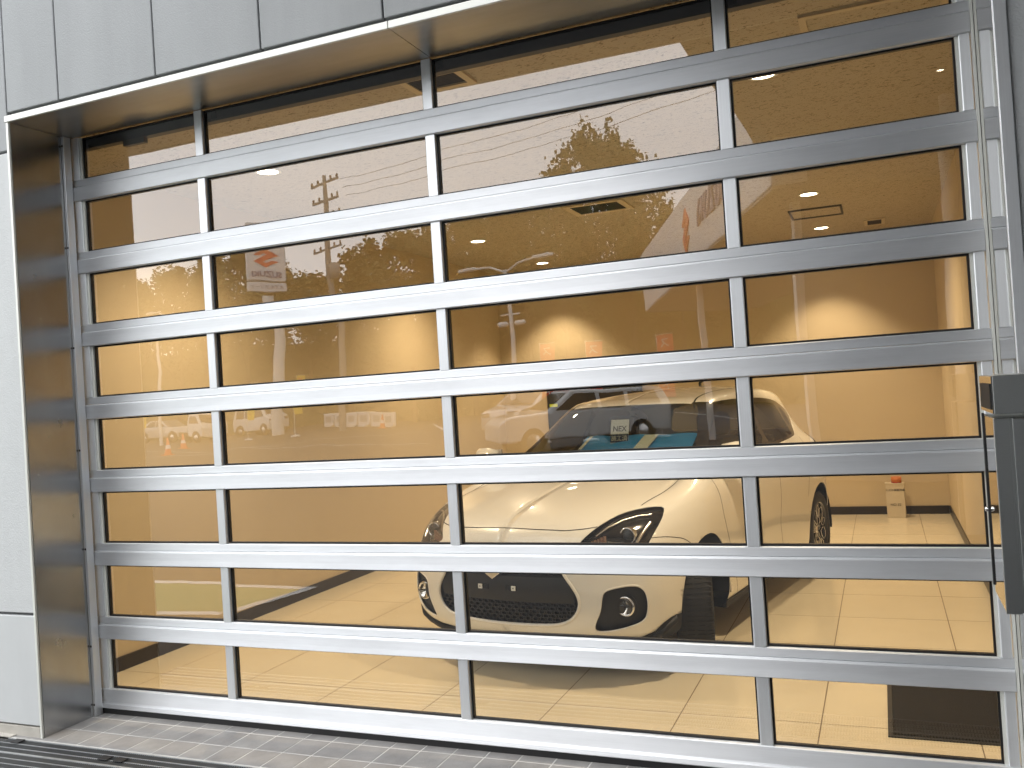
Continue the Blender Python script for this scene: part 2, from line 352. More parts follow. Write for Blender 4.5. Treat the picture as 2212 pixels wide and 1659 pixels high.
# opening lining: stainless jambs, soffit and pale trim
lin = thing('opening_lining', 'brushed stainless lining round the recessed shutter opening', 'door lining', (0, 0, 0))
box('jamb_panel', (-.02, OY+.002, 0), (-.004, -.058, 3.0), M_steel, lin)
MB().prism([(4.2195, -.002), (4.234, OY+.002), (4.25, OY+.002), (4.25, -.002)], 0, 3.0, 'xy').build('jamb_panel', M_mirror, lin)
box('edge_trim', (4.2095, -.010, 0), (4.2185, .0, 3.0), M_trim, lin)
box('edge_seal', (4.2085, .001, 0), (4.262, .045, 3.0), M_alu2, lin)
box('soffit_panel', (-.02, OY+.002, 3.002), (2.124, -.0, 3.018), M_soffit, lin)
box('soffit_panel', (2.127, OY+.002, 3.002), (4.25, -.0, 3.018), M_soffit, lin)
box('head_trim', (-.026, OY-.012, 3.0), (2.124, OY+.001, 3.030), M_trim, lin, .002)
box('head_trim', (2.127, OY-.012, 3.0), (4.275, OY+.001, 3.030), M_trim, lin, .002)
box('jamb_trim', (-.0205, OY-.010, 0), (-.006, OY+.001, 2.997), M_trim, lin, .002)
box('jamb_trim', (4.236, OY-.010, 0), (4.2735, OY+.001, 2.997), M_alu2, lin, .002)

# ------------------------------------------------------------------ sectional door
door = thing('sectional_door', 'large glazed sectional door in brushed aluminium with four columns of long panes', 'garage door', (2.1, 0, 0))
DX = -2.1
class PX:  # helper: build in world coordinates under the door empty
    pass
def dpart(mb, name, m, bevel=0):
    mb.v = [(v[0]-2.1, v[1], v[2]) for v in mb.v]; return mb.build(name, m, door, bevel)
PITCH = .38; Z0 = 3.1605; HH = .1124
XR0, XR1 = 0.0, 4.208
COLS = [(.066, .818), (.866, 2.076), (2.124, 3.336), (3.384, 4.158)]
GY = .024
def rail(z1, z0, bottom=False):
    zj = z1 - .036
    if not bottom:
        up_ = [(GY+.02, z1), (.004, z1), (.001, z1-.003), (.0015, zj+.002), (.004, zj+.0005), (GY+.02, zj+.0005)]
        lo_ = [(GY+.02, zj-.0005), (.000, zj-.0008), (-.0085, zj-.006), (-.010, zj-.009), (-.0092, zj-.03), (-.0088, (zj+z0)/2-.01), (-.0092, z0+.012), (-.0095, z0+.003), (-.006, z0), (GY+.02, z0)]
        for nm, pf in (('upper_rail', up_), ('lower_rail', lo_)):
            dpart(MB().prism(pf, XR0, XR1, 'yz'), nm, M_alu)
    else:
        pf = [(GY+.02, z1), (.0, z1), (-.003, z1-.003), (-.0035, .062), (-.006, .056), (-.012, .052), (-.0135, .034), (-.010, .030), (GY+.02, .030)]
        dpart(MB().prism(pf, XR0, XR1, 'yz'), 'bottom_rail', M_alu)
        dpart(MB().box((.003, -.004, .001), (4.205, .03, .0295)), 'bottom_seal', M_black)
rails = [(Z0 - PITCH*k, Z0 - PITCH*k - HH) for k in range(1, 8)]
for a, b in rails: rail(a, b)
rail(.1275, .03, True)
rows = [(rails[0][0], 3.0)] + [(rails[k+1][0], rails[k][1]) for k in range(6)] + [(.1275, rails[6][1])]
pane_me = {}
for ri, (zb, zt) in enumerate(rows):
    # stiles and mullions of this section
    for nm, a, b in (('stile', .003, .052), ('mullion', .818, .866), ('mullion', 2.076, 2.124), ('mullion', 3.336, 3.384), ('stile', 4.170, 4.205)):
        pf = [(a+.0015, GY), (a, GY-.001), (a, .003), (a+.003, .0005), (b-.003, .0005), (b, .003), (b, GY-.001), (b-.0015, GY)]
        dpart(MB().prism(pf, zb+.0004, zt-.0004, 'xy'), nm, M_alu2)
    for a, b in ((.052, .066), (4.158, 4.170)):
        dpart(MB().box((a+.0003, .010, zb+.0006), (b, GY, zt-.0006)), 'glazing_bead', M_trim if a < 1 else M_trim)
    for ci, (a, b) in enumerate(COLS):
        g_ = .0075; fr = MB()
        A0, A1, B0, B1 = a+.0005, b-.0005, zb+.0008, zt-.0008
        fr.box((A0, GY-.006, B0), (A1, GY+.012, B0+g_)); fr.box((A0, GY-.006, B1-g_), (A1, GY+.012, B1))
        fr.box((A0, GY-.006, B0+g_), (A0+g_, GY+.012, B1-g_)); fr.box((A1-g_, GY-.006, B0+g_), (A1, GY+.012, B1-g_))
        dpart(fr, 'gasket', M_gasket)
        dpart(MB().box((a+.006, GY+.001, zb+.006), (b-.006, GY+.005, zt-.006)), 'pane', G_door)
# back side frame depth of the sections
for x0 in (-.004,):
    tr_ = MB().box((x0, -.056, 0), (x0+.018 if x0 < 1 else x0+.026, -.012, 3.0)) if x0 < 1 else MB().box((x0+.002, -.028, 0), (x0+.027, -.012, 3.0))
    dpart(tr_, 'guide_track', M_alu2, .002)
for z in (2.95, 2.42, 1.9, 1.37, .86, .36, .06):
    dpart(MB().lathe([(0, -.0575), (.005, -.0575), (.006, -.056)], 10, 'y', (.004, 0, z)), 'screw', M_gap)
dpart(MB().box((0, .035, 2.945), (4.25, .075, 3.0)), 'header_beam', mat('header_dark', (.03, .028, .026), .5))  # dark header beam; its band also stands in for the soffit's dark reflection
for x in (.9, 2.14, 3.4): dpart(MB().box((x, .030, 2.955), (x+.03, .0345, 3.0)), 'bracket', M_gap)
dpart(MB().box((.33, .030, 2.915), (.47, .055, 2.9445)), 'hinge_bracket', mat('bracket_brown', (.08, .06, .04), .6))

# ------------------------------------------------------------------ showroom interior
FX0, FX1, FY1, CH = -.51, 4.43, 6.83, 3.02
floor = box('floor', (FX0, .046, -.02), (FX1, FY1, -.0008), M_fgrout); tag(floor, kind='structure')
xj = [FX0] + [-.176+.6145*k for k in range(8)] ; xj = [x for x in xj if x < FX1-.05] + [FX1]
yj = [.046] + [.618+.615*k for k in range(-0, 11)]; yj = [y for y in yj if y < FY1-.05] + [FY1]
for a, b in zip(xj[:-1], xj[1:]):
    for c_, d_ in zip(yj[:-1], yj[1:]):
        g_ = .0026
        MB().box((a+g_, c_+g_, -.015), (b-g_, d_-g_, 0)).build('floor_tile', M_floor, floor)
w = box('wall', (FX0-.1, .041, 0), (FX0, FY1+.1, CH+.1), M_iwall); tag(w, kind='structure')
tag(box('wall', (FX1, .041, 0), (FX1+.1, FY1+.1, CH+.1), M_iwall), kind='structure')
tag(box('wall', (FX0, FY1, 0), (FX1, FY1+.1, CH+.1), M_iwall), kind='structure')
for nm, a, b in (('skirting', (FX0, .045, .0005), (FX0+.012, FY1-.013, .085)), ('skirting', (FX1-.012, .045, .0005), (FX1, FY1-.013, .085)), ('skirting', (FX0, FY1-.012, .0005), (FX1, FY1, .085))):
    tag(box(nm, a, b, M_base), kind='structure')
ceil = box('ceiling', (FX0, .002, CH+.002), (FX1, FY1, CH+.0195), M_ceil); tag(ceil, kind='structure')
# inner faces beside the opening

def spot(x, y, e, ang=110, blend=.8, z=CH-.02, col=(1, .765, .48)):
    l = bpy.data.lights.new('downlight_lamp', 'SPOT'); l.energy = e; l.color = col; l.spot_size = math.radians(ang); l.spot_blend = blend; l.shadow_soft_size = .05
    o = bpy.data.objects.new('downlight_lamp', l); COL.objects.link(o); o.location = (x, y, z); return o
dl_trim = MB().lathe([(.066, .002), (.082, .0), (.084, -.004), (.066, -.006)], 28, 'z', closed=True).mesh('trim_ring', M_paper)
dl_dif = MB().lathe([(.066, -.003), (0, -.003)], 28, 'z').mesh('diffuser', M_lit)
for (x, y, lab) in ((.36, 1.18, 'round warm downlight nearest the glass on the left side of the ceiling'), (3.40, 1.10, 'round warm downlight nearest the glass on the right side of the ceiling'),
                    (.335, 4.43, 'lit downlight on the left, behind the middle ceiling vent'), (3.39, 4.34, 'lit downlight on the right, in front of the access hatch'),
                    (.31, 6.29, 'far left downlight washing the rear wall'), (3.38, 6.22, 'far right downlight beyond the access hatch')):
    t = thing('downlight', lab, 'ceiling light', (x, y, CH), 0, 'round downlights in the showroom ceiling')
    inst('trim_ring', dl_trim, t); inst('diffuser', dl_dif, t)
    s_ = spot(x, y, 235 if y < 6 else 140, 140 if y < 6 else 92, 1.0 if y < 6 else .55); s_.parent = t; s_.location = (0, 0, -.02)
# ceiling vents and hatch
def frame(name, label, cat, x0, y0, x1, y1, fw_, inner, group=None):
    t = thing(name, label, cat, ((x0+x1)/2, (y0+y1)/2, CH), 0, group); hx, hy = (x1-x0)/2, (y1-y0)/2
    f = MB(); z0, z1 = -.012, .001
    f.box((-hx, -hy, z0), (hx, -hy+fw_, z1)); f.box((-hx, hy-fw_, z0), (hx, hy, z1)); f.box((-hx, -hy+fw_, z0), (-hx+fw_, hy-fw_, z1)); f.box((hx-fw_, -hy+fw_, z0), (hx, hy-fw_, z1))
    f.build('frame', inner[0], t)
    if inner[1]:
        box('backing', (-hx+fw_, -hy+fw_, -.0015), (hx-fw_, hy-fw_, -.0005), inner[1], t)
        y = -hy+fw_+.006
        while y < hy-fw_-.006 and inner[2]:
            MB().box((-hx+fw_, y, -.009), (hx-fw_, y+.005, -.004)).build('slat', inner[2], t); y += .018
    return t
M_vent = mat('vent_dark', (.05, .045, .04), .6); M_cream = mat('cream_frame', (.55, .46, .32), .6)
frame('ceiling_vent', 'dark louvred ceiling vent in a cream frame beside the second mullion', 'air vent', 1.84, .20, 2.16, .42, .035, (M_cream, M_gap, M_vent), 'louvred ceiling vents')
frame('ceiling_vent', 'dark louvred ceiling vent over the middle of the car', 'air vent', 1.53, 3.45, 2.03, 3.88, .05, (M_cream, M_gap, M_vent), 'louvred ceiling vents')
frame('ceiling_vent', 'small dark ceiling vent near the right rear corner', 'air vent', 3.79, 6.05, 3.98, 6.4, .03, (M_cream, M_gap, M_vent), 'louvred ceiling vents')
frame('ceiling_hatch', 'square access hatch outlined in the rear right of the ceiling', 'access hatch', 3.16, 5.02, 3.62, 5.5, .018, (M_vent, M_ceil, None))
frame('ceiling_hatch', 'cream framed access hatch close behind the top right pane', 'access hatch', 3.62, .45, 4.2, 1.0, .03, (M_cream, M_ceil, None))

# floor mat and carton
t = thing('floor_mat', 'dark charcoal ribbed mat on the tiles inside the right end of the door', 'floor mat', (4.1, .86, 0))
box('pile', (-.30, -.32, .0005), (.30, .32, .010), M_mat_, t, .003); 
eb = MB(); eb.box((-.32, -.34, .0004), (.32, -.32, .006)); eb.box((-.32, .32, .0004), (.32, .34, .006)); eb.box((-.32, -.32, .0004), (-.30, .32, .006)); eb.box((.30, -.32, .0004), (.32, .32, .006))
eb.build('border', M_black, t)
t = thing('carton', 'narrow cream carton numbered 32 standing against the rear skirting', 'box', (3.91, 6.62, 0), -.06)
MB().box((-.088, -.06, .0), (.088, .06, .352)).build('body', M_box, t, .003); box('lid_flap', (-.097, -.064, .353), (.089, .062, .357), M_box, t)
inst('lettering', text_mesh('スズキ自販沖縄', .027, M_ink), t, (0, -.0615, .285), (PI/2, 0, 0)); inst('lettering', text_mesh('NO 32', .036, M_ink), t, (.0, -.0615, .135), (PI/2, 0, 0))
tp = thing('tape_roll', 'orange tape roll lying on top of the cream carton', 'tape', (3.925, 6.62, .357))
MB().lathe([(.028, .012), (.05, .012), (.05, .06), (.028, .06)], 28, 'z', closed=True).build('tape', M_orange, tp); MB().lathe([(.0275, 0), (.0505, 0), (.0505, .0118), (.0275, .0118)], 28, 'z', closed=True).build('edge', M_red, tp)
t = thing('display_board', 'black board standing against the rear wall behind the car roof', 'board', (.68, 6.78, 0))
box('panel', (-.59, -.03, .25), (.59, .0, 1.72), M_cblack, t, .004)
box('foot', (-.5, -.12, .0), (-.44, .03, .26), M_mblack, t); box('foot', (.44, -.12, .0), (.5, .03, .26), M_mblack, t)
box('sticker', (-.56, -.034, 1.34), (-.46, -.031, 1.375), mat('lime_label', (.5, .6, .05), .6), t)

# ------------------------------------------------------------------ stainless intercom cabinet at the right edge
cab = thing('intercom_cabinet', 'dark stainless intercom cabinet mounted beside the right jamb', 'cabinet', (4.12, -.44, 0))
def cb(nm, a, b, m, bev=.0015): return box(nm, a, b, m, cab, bev)
cb('head_box', (.002, -.335, 1.380), (.45, -.02, 1.484), M_cab)
MB().box((-.001, -.332, 1.382), (.0015, -.022, 1.482)).build('side_plate', M_mirror, cab)
cb('side_window', (-.0045, -.315, 1.392), (-.0012, -.07, 1.462), mat('smoked_panel', (.03, .03, .03), .5, spec=.08), 0)
cb('body', (.004, -.30, .84), (.45, -.02, 1.368), M_cab)
cb('door_panel', (.045, -.318, .842), (.45, -.303, 1.366), M_cab); cb('stile_panel', (.0, -.312, .838), (.038, -.301, 1.368), M_cab)
MB().box((.001, -.300, .842), (.0035, -.05, 1.366)).build('side_plate', M_mirror, cab)
cb('edge_gasket', (-.003, -.050, .86), (.004, -.036, 1.372), M_gasket)
MB().lathe([(0, -.012), (.006, -.011), (.008, -.006), (.008, .004)], 14, 'x', (0, -.042, 1.085)).build('lock_knob', M_chrome, cab)
cb('wall_bracket', (.2, -.02, .9), (.3, .085, 1.4), M_cab)

# ------------------------------------------------------------------ the white hatchback
RING=[
[(1.90,0,.19),(1.88,.3,.19),(1.82,.5,.19),(1.72,.64,.19),(1.62,.73,.19),(1.5,.77,.19),(1.22,.79,.2),(.9,.77,.19),(.2,.77,.19),(-.5,.77,.19),(-1.1,.79,.2),(-1.5,.76,.22),(-1.68,.62,.23),(-1.76,.35,.23),(-1.77,0,.23)],
[(2.02,0,.26),(2.0,.3,.26),(1.94,.52,.26),(1.845,.67,.255),(1.72,.79,.25),(1.5,.845,.25),(1.22,.86,.24),(.9,.835,.24),(.2,.83,.24),(-.5,.83,.24),(-1.1,.855,.26),(-1.5,.83,.27),(-1.70,.68,.28),(-1.79,.4,.28),(-1.81,0,.28)],
[(2.055,0,.42),(2.035,.3,.42),(1.975,.52,.42),(1.885,.68,.42),(1.755,.80,.42),(1.5,.86,.42),(1.22,.868,.42),(.9,.845,.42),(.2,.845,.42),(-.5,.85,.42),(-1.1,.868,.42),(-1.5,.85,.44),(-1.73,.71,.45),(-1.83,.4,.45),(-1.85,0,.45)],
[(2.05,0,.6),(2.025,.3,.6),(1.965,.5,.6),(1.87,.67,.6),(1.745,.785,.6),(1.5,.85,.6),(1.22,.872,.62),(.9,.85,.6),(.2,.855,.6),(-.5,.858,.6),(-1.1,.872,.62),(-1.5,.85,.62),(-1.74,.71,.62),(-1.84,.4,.62),(-1.86,0,.62)],
[(2.01,0,.73),(1.985,.3,.727),(1.93,.48,.725),(1.84,.63,.73),(1.72,.75,.74),(1.5,.825,.76),(1.22,.86,.78),(.9,.85,.78),(.2,.855,.78),(-.5,.858,.79),(-1.1,.865,.80),(-1.5,.84,.80),(-1.73,.70,.8),(-1.80,.4,.8),(-1.82,0,.8)],
[(1.93,0,.82),(1.905,.28,.820),(1.85,.44,.820),(1.765,.57,.822),(1.65,.69,.832),(1.46,.775,.865),(1.22,.81,.905),(.9,.82,.925),(.2,.825,.95),(-.5,.83,.97),(-1.1,.83,.98),(-1.5,.79,.98),(-1.71,.64,.96),(-1.76,.35,.95),(-1.77,0,.95)],
[(1.65,0,.905),(1.63,.26,.903),(1.59,.41,.899),(1.53,.52,.897),(1.46,.61,.899),(1.33,.68,.92),(1.13,.725,.965),(.85,.74,1.005),(.2,.76,1.02),(-.5,.765,1.04),(-1.1,.75,1.06),(-1.48,.69,1.07),(-1.66,.56,1.05),(-1.70,.3,1.04),(-1.71,0,1.04)],
[(1.02,0,1.01),(1.01,.25,1.009),(.97,.4,1.007),(.93,.5,1.007),(.89,.57,1.008),(.84,.62,1.02),(.74,.65,1.07),(.58,.66,1.13),(.12,.685,1.18),(-.5,.69,1.19),(-1.1,.66,1.2),(-1.45,.6,1.2),(-1.6,.48,1.19),(-1.63,.25,1.18),(-1.64,0,1.18)],
[(.42,0,1.385),(.41,.22,1.385),(.385,.37,1.375),(.35,.46,1.365),(.31,.51,1.36),(.26,.54,1.365),(.19,.56,1.375),(.08,.57,1.385),(-.15,.58,1.40),(-.5,.585,1.41),(-1.0,.57,1.40),(-1.4,.53,1.37),(-1.55,.42,1.365),(-1.6,.22,1.37),(-1.61,0,1.37)],
[(.2,0,1.435),(.19,.18,1.435),(.17,.31,1.43),(.14,.38,1.43),(.1,.42,1.43),(.05,.44,1.435),(-.05,.455,1.44),(-.2,.46,1.45),(-.4,.465,1.455),(-.65,.465,1.46),(-1.0,.45,1.45),(-1.3,.42,1.435),(-1.45,.33,1.43),(-1.5,.17,1.43),(-1.51,0,1.43)],
[(.0,0,1.47),(-.02,0,1.472),(-.05,0,1.475),(-.1,0,1.48),(-.15,0,1.483),(-.22,0,1.487),(-.3,0,1.49),(-.4,0,1.493),(-.55,0,1.497),(-.75,0,1.5),(-.95,0,1.5),(-1.15,0,1.49),(-1.25,0,1.48),(-1.3,0,1.475),(-1.3,0,1.475)]]
def surf(n=8):
    G=np.array(RING)                       # rings x T x 3
    m=np.array([1,-1,1.])
    G=np.concatenate([G[:,1:2]*m,G,G[:,-2:-1]*m],1)
    lo=2*G[0]-G[1]; hi=G[-2]*m
    G=np.concatenate([lo[None],G,hi[None]],0)
    def cr(A,n):                            # along axis 0
        out=[]
        for i in range(1,len(A)-2):
            for k in range(n):
                t=k/n;a,b,c,d=A[i-1],A[i],A[i+1],A[i+2]
                out.append(.5*((2*b)+(-a+c)*t+(2*a-5*b+4*c-d)*t*t+(-a+3*b-3*c+d)*t**3))
        out.append(A[-2]); return np.array(out)
    S=cr(G,n); S=cr(S.transpose(1,0,2),n).transpose(1,0,2)
    return S                                # (rings, T, 3)
def smooth(S,it=6):
    m=np.array([1,-1,1.])
    for _ in range(it):
        P=np.concatenate([S[:,1:2]*m,S,S[:,-2:-1]*m],1)
        L=(P[:,:-2]+P[:,2:])*.5
        Sm=S.copy(); U=np.concatenate([S[1:],(S[-2]*m)[None]],0)
        Sm[1:]=.5*L[1:]+.25*(S[:-1]+U[1:] if False else S[:-1]+np.concatenate([S[2:],(S[-2]*m)[None]],0))
        S=np.concatenate([S[:1],S[1:]*.4+Sm[1:]*.6],0)
    return S

SB = smooth(surf(7), 14)
for _ in range(70):          # relax the bonnet
    Pm = np.concatenate([SB[:, 1:2]*np.array([1, -1, 1.]), SB], 1)
    for_i = slice(38, 47); T_ = slice(0, 33)
    avg = (SB[37:46, 0:33] + SB[39:48, 0:33] + Pm[38:47, 0:33] + SB[38:47, 1:34])/4
    SB = SB.copy(); SB[38:47, 0:33, 2] = SB[38:47, 0:33, 2]*.5 + avg[:, :, 2]*.5; NR, NT = SB.shape[:2]
# vertex normals of the smooth shell
du = np.gradient(SB, axis=0); dv = np.gradient(SB, axis=1)
NB = np.cross(dv, du); NB /= np.maximum(np.linalg.norm(NB, axis=2, keepdims=True), 1e-9)
if (NB[20, 40] @ np.array([0, 1, 0])) < 0: NB = -NB
NB[:, 0, 1] = 0; NB[:, -1, 1] = 0; NB[-1, :] = (0, 0, 1)
verts = [Vector(p) for p in SB.reshape(-1, 3)]; norms = [Vector(p) for p in NB.reshape(-1, 3)]
faces = [(i*NT+j, i*NT+j+1, (i+1)*NT+j+1, (i+1)*NT+j) for i in range(NR-1) for j in range(NT-1)]
BV = BVHTree.FromPolygons(verts, faces)
KD = kdtree.KDTree(len(verts))
for i, v in enumerate(verts): KD.insert(v, i)
KD.balance()
def nrm(p):
    acc = Vector((0, 0, 0))
    for co, i, d in KD.find_n(p, 4): acc += norms[i] / (d + 1e-4)
    return acc.normalized()
bm = bmesh.new(); bv_ = [bm.verts.new(v) for v in verts]
for f in faces:
    try: bm.faces.new([bv_[i] for i in f])
    except ValueError: pass
bmesh.ops.remove_doubles(bm, verts=bm.verts, dist=1e-4)
lay = bm.faces.layers.int.new('part')
AX = {'x': (1, 2), 'y': (0, 2), 'z': (0, 1)}
def inside(poly, a, b):
    r = False; j = len(poly)-1
    for i in range(len(poly)):
        (xi, yi), (xj_, yj_) = poly[i], poly[j]
        if (yi > b) != (yj_ > b) and a < (xj_-xi)*(b-yi)/(yj_-yi)+xi: r = not r
        j = i
    return r
def resample(poly, step=.03, rounds=2):
    P = [Vector(p) for p in poly]
    for _ in range(rounds):
        Q = []
        for i in range(len(P)):
            a, b = P[i], P[(i+1) % len(P)]
            Q += [a.lerp(b, .25), a.lerp(b, .75)] if (b-a).length > .012 else [a.lerp(b, .5)]
        P = Q
    return [tuple(p) for p in P]
def cut(poly, ax, ok, pid, over=None):
    """cut the shell along an outline seen along axis ax and mark the faces inside"""
    a_, b_ = AX[ax]
    n = len(poly); view = {'x': Vector((1, 0, 0)), 'y': Vector((0, 1, 0)), 'z': Vector((0, 0, 1))}[ax]
    for i in range(n):
        p, q = poly[i], poly[(i+1) % n]
        d = Vector((q[0]-p[0], q[1]-p[1]))
        if d.length < 1e-5: continue
        lo = (min(p[0], q[0])-.002, min(p[1], q[1])-.002); hi = (max(p[0], q[0])+.002, max(p[1], q[1])+.002)
        fs = []
        for f in bm.faces:
            xs = [v.co[a_] for v in f.verts]
            if max(xs) < lo[0] or min(xs) > hi[0]: continue
            ys = [v.co[b_] for v in f.verts]
            if max(ys) < lo[1] or min(ys) > hi[1]: continue
            if ok(f.calc_center_median()): fs.append(f)
        if not fs: continue
        co = Vector((0, 0, 0)); co[a_] = p[0]; co[b_] = p[1]
        dd = Vector((0, 0, 0)); dd[a_] = d[0]; dd[b_] = d[1]
        nn = dd.cross(view).normalized()
        g = set(fs)
        for f in fs: g.update(f.verts); g.update(f.edges)
        bmesh.ops.bisect_plane(bm, geom=list(g), dist=2e-5, plane_co=co, plane_no=nn)
    for f in bm.faces:
        c = f.calc_center_median()
        if ok(c) and inside(poly, c[a_], c[b_]) and (over is None or f[lay] in over): f[lay] = pid
GRILLE = resample([(-.12,.66),(.10,.66),(.30,.655),(.345,.625),(.38,.57),(.43,.50),(.452,.45),(.445,.40),(.41,.35),(.34,.316),(.2,.308),(0,.304),(-.12,.304)])
FOG = resample([(.563,.49),(.61,.507),(.70,.517),(.738,.49),(.750,.44),(.748,.38),(.730,.325),(.66,.296),(.56,.277),(.50,.283),(.513,.33),(.545,.39),(.553,.45)])
HEAD = resample([(.437,.722),(.455,.75),(.49,.79),(.526,.824),(.565,.85),(.612,.862),(.68,.869),(.735,.864),(.752,.836),(.758,.80),(.750,.74),(.735,.685),(.69,.662),(.58,.672),(.48,.70)], rounds=1)
WIND = resample([(-.1,1.028),(.25,1.026),(.45,1.028),(.60,1.035),(.628,1.05),(.60,1.12),(.55,1.25),(.505,1.345),(.475,1.378),(.40,1.387),(.2,1.393),(-.1,1.394)], rounds=1)
PILL = [(.40,1.0185),(.62,1.0185),(.70,1.02),(.68,1.08),(.63,1.18),(.585,1.28),(.548,1.36),(.535,1.384),(.50,1.389),(.45,1.389)]
DLO = resample([(.93,.995),(.84,1.03),(.66,1.12),(.44,1.26),(.30,1.352),(.20,1.380),(0,1.390),(-.4,1.388),(-.8,1.372),(-1.05,1.345),(-1.22,1.29),(-1.33,1.235),(-1.30,1.20),(-1.16,1.14),(-1.07,1.085),(-.98,1.062),(-.4,1.038),(.2,1.010),(.6,.992)], rounds=1)
GF = resample([(.60,1.028),(.555,1.10),(.40,1.215),(.24,1.32),(.14,1.348),(0,1.356),(-.28,1.358),(-.30,1.30),(-.27,1.045),(.2,1.026)], rounds=1)
GR_ = resample([(-.37,1.356),(-.7,1.346),(-.92,1.325),(-1.0,1.30),(-1.02,1.20),(-1.0,1.095),(-.96,1.078),(-.36,1.056),(-.345,1.1)], rounds=1)
GQ = resample([(-1.06,1.30),(-1.14,1.275),(-1.20,1.235),(-1.10,1.14),(-1.055,1.13)], rounds=1)
def circ(cx, cz, r, n=44): return [(cx+r*math.cos(2*PI*k/n), cz+r*math.sin(2*PI*k/n)) for k in range(n)]
TAIL = resample([(.60,1.055),(.68,1.05),(.80,.98),(.84,.90),(.82,.80),(.70,.80),(.60,.88),(.56,.97)], rounds=1)
cut(GRILLE, 'x', lambda c: c.x > 1.8, 1)
cut(FOG, 'x', lambda c: c.x > 1.6, 2)
cut(HEAD, 'x', lambda c: c.x > 1.25, 3)
cut(PILL, 'x', lambda c: c.x > .1 and c.z > 1.0, 5)
cut(WIND, 'x', lambda c: c.x > .15 and c.z > 1.0, 4)
cut(DLO, 'y', lambda c: c.y > .40 and c.z > .97, 5, (0, 5))
cut(GF, 'y', lambda c: c.y > .40 and c.z > .97, 6, (5,))
cut(GR_, 'y', lambda c: c.y > .40 and c.z > .97, 7, (5,))
cut(GQ, 'y', lambda c: c.y > .40 and c.z > .97, 7, (5,))
for cx in (1.235, -1.215): cut(circ(cx, .315, .362), 'y', lambda c: c.y > .5 and c.z < .75, 9)
cut([(-.2,.1),(-.2,.228),(.3,.226),(.6,.222),(.69,.232),(.755,.262),(.79,.30),(.818,.322),(1.0,.33),(1.0,.1)], 'x', lambda c: c.x > 1.45 and c.z < .4, 10, (0,))
cut([(1.0,.1),(1.0,.235),(.7,.232),(-.6,.232),(-.95,.25),(-.95,.1)], 'y', lambda c: c.y > .5 and c.z < .4, 10, (0,))
cut(TAIL, 'x', lambda c: c.x < -1.42 and c.z > .7, 11)
cut([(-1.50,1.055),(-1.60,.95),(-1.64,.82),(-1.9,.80),(-1.9,1.07)], 'y', lambda c: c.y > .5 and c.z > .76 and c.x < -1.4, 11)
cut([(-.1,1.09),(-.1,1.34),(.35,1.335),(.46,1.30),(.52,1.12),(.5,1.09)], 'x', lambda c: c.x < -1.3, 12, (0,))
def collect(pid, fn=None, mirror='both'):
    vs, ns, fs = [], [], []
    for sgn in ((1, -1) if mirror == 'both' else (mirror,)):
        idx = {}
        for f in bm.faces:
            if f[lay] != pid: continue
            ids = []
            for v in f.verts:
                if v.index not in idx:
                    idx[v.index] = len(vs); n_ = nrm(v.co); p = v.co.copy()
                    if abs(p.y) < 1e-3: n_.y = 0; n_.normalize()
                    if fn: p = fn(p, n_)
                    vs.append((p.x, p.y*sgn, p.z)); ns.append((n_.x, n_.y*sgn, n_.z))
                ids.append(idx[v.index])
            # orient along the normal
            nw = Vector((0, 0, 0)); q_ = [Vector(vs[i]) for i in ids]
            for i_ in range(len(q_)): nw += q_[i_].cross(q_[(i_+1) % len(q_)])
            if nw.dot(Vector(ns[ids[0]]) + Vector(ns[ids[len(ids)//2]])) < 0: ids = ids[::-1]
            fs.append(ids)
    return vs, ns, fs
def shell(name, pid, m, parent, fn=None, mirror='both', thick=0, normals=True):
    bm.verts.index_update(); vs, ns, fs = collect(pid, fn, mirror)
    me = bpy.data.meshes.new(name); me.from_pydata(vs, [], fs); me.materials.append(m)
    me.polygons.foreach_set('use_smooth', [True]*len(fs)); me.update()
    if normals: me.normals_split_custom_set_from_vertices(ns)
    o = bpy.data.objects.new(name, me); COL.objects.link(o); o.parent = parent
    if thick:
        md = o.modifiers.new('solid', 'SOLIDIFY'); md.thickness = thick; md.offset = -1
    return o
def rim(name, pid, m, parent, depth, mirror='both', dirv=None):
    """walls running inward from the edge of a marked region"""
    mb = MB(); bm.edges.ensure_lookup_table()
    for e in bm.edges:
        lf = e.link_faces
        if len(lf) == 2 and (lf[0][lay] == pid) != (lf[1][lay] == pid):
            a, b = e.verts[0].co, e.verts[1].co
            for s in ((1, -1) if mirror == 'both' else (mirror,)):
                d = Vector(dirv) if dirv else None
                off = [(-(nrm(p)) if d is None else d)*depth for p in (a, b)]
                P = [a, b, b+off[1], a+off[0]]
                mb.add([(p.x, p.y*s, p.z) for p in P], [(0, 1, 2, 3)], False)
    return mb.build(name, m, parent)

CAR = thing('parked_car', 'pearl white five door hatchback with black grille parked on the showroom tiles', 'car', (2.28, 2.896, 0), -1.7554)
body = shell('body', 0, M_paint, CAR, thick=.004)
shell('window_surround', 5, M_cblack, CAR)
shell('windscreen', 4, G_car, CAR)
sw = shell('side_window', 6, G_side, CAR, mirror=1); shell('side_window', 6, G_side, CAR, mirror=-1)
shell('rear_side_window', 7, G_side, CAR, mirror=1); shell('rear_side_window', 7, G_side, CAR, mirror=-1)
shell('rear_window', 12, G_side, CAR)
shell('lower_trim', 10, M_mblack, CAR, fn=lambda p, n: p + n*.004)
for s in (1, -1): shell('tail_lamp', 11, M_red, CAR, mirror=s, fn=lambda p, n: p + n*.004)
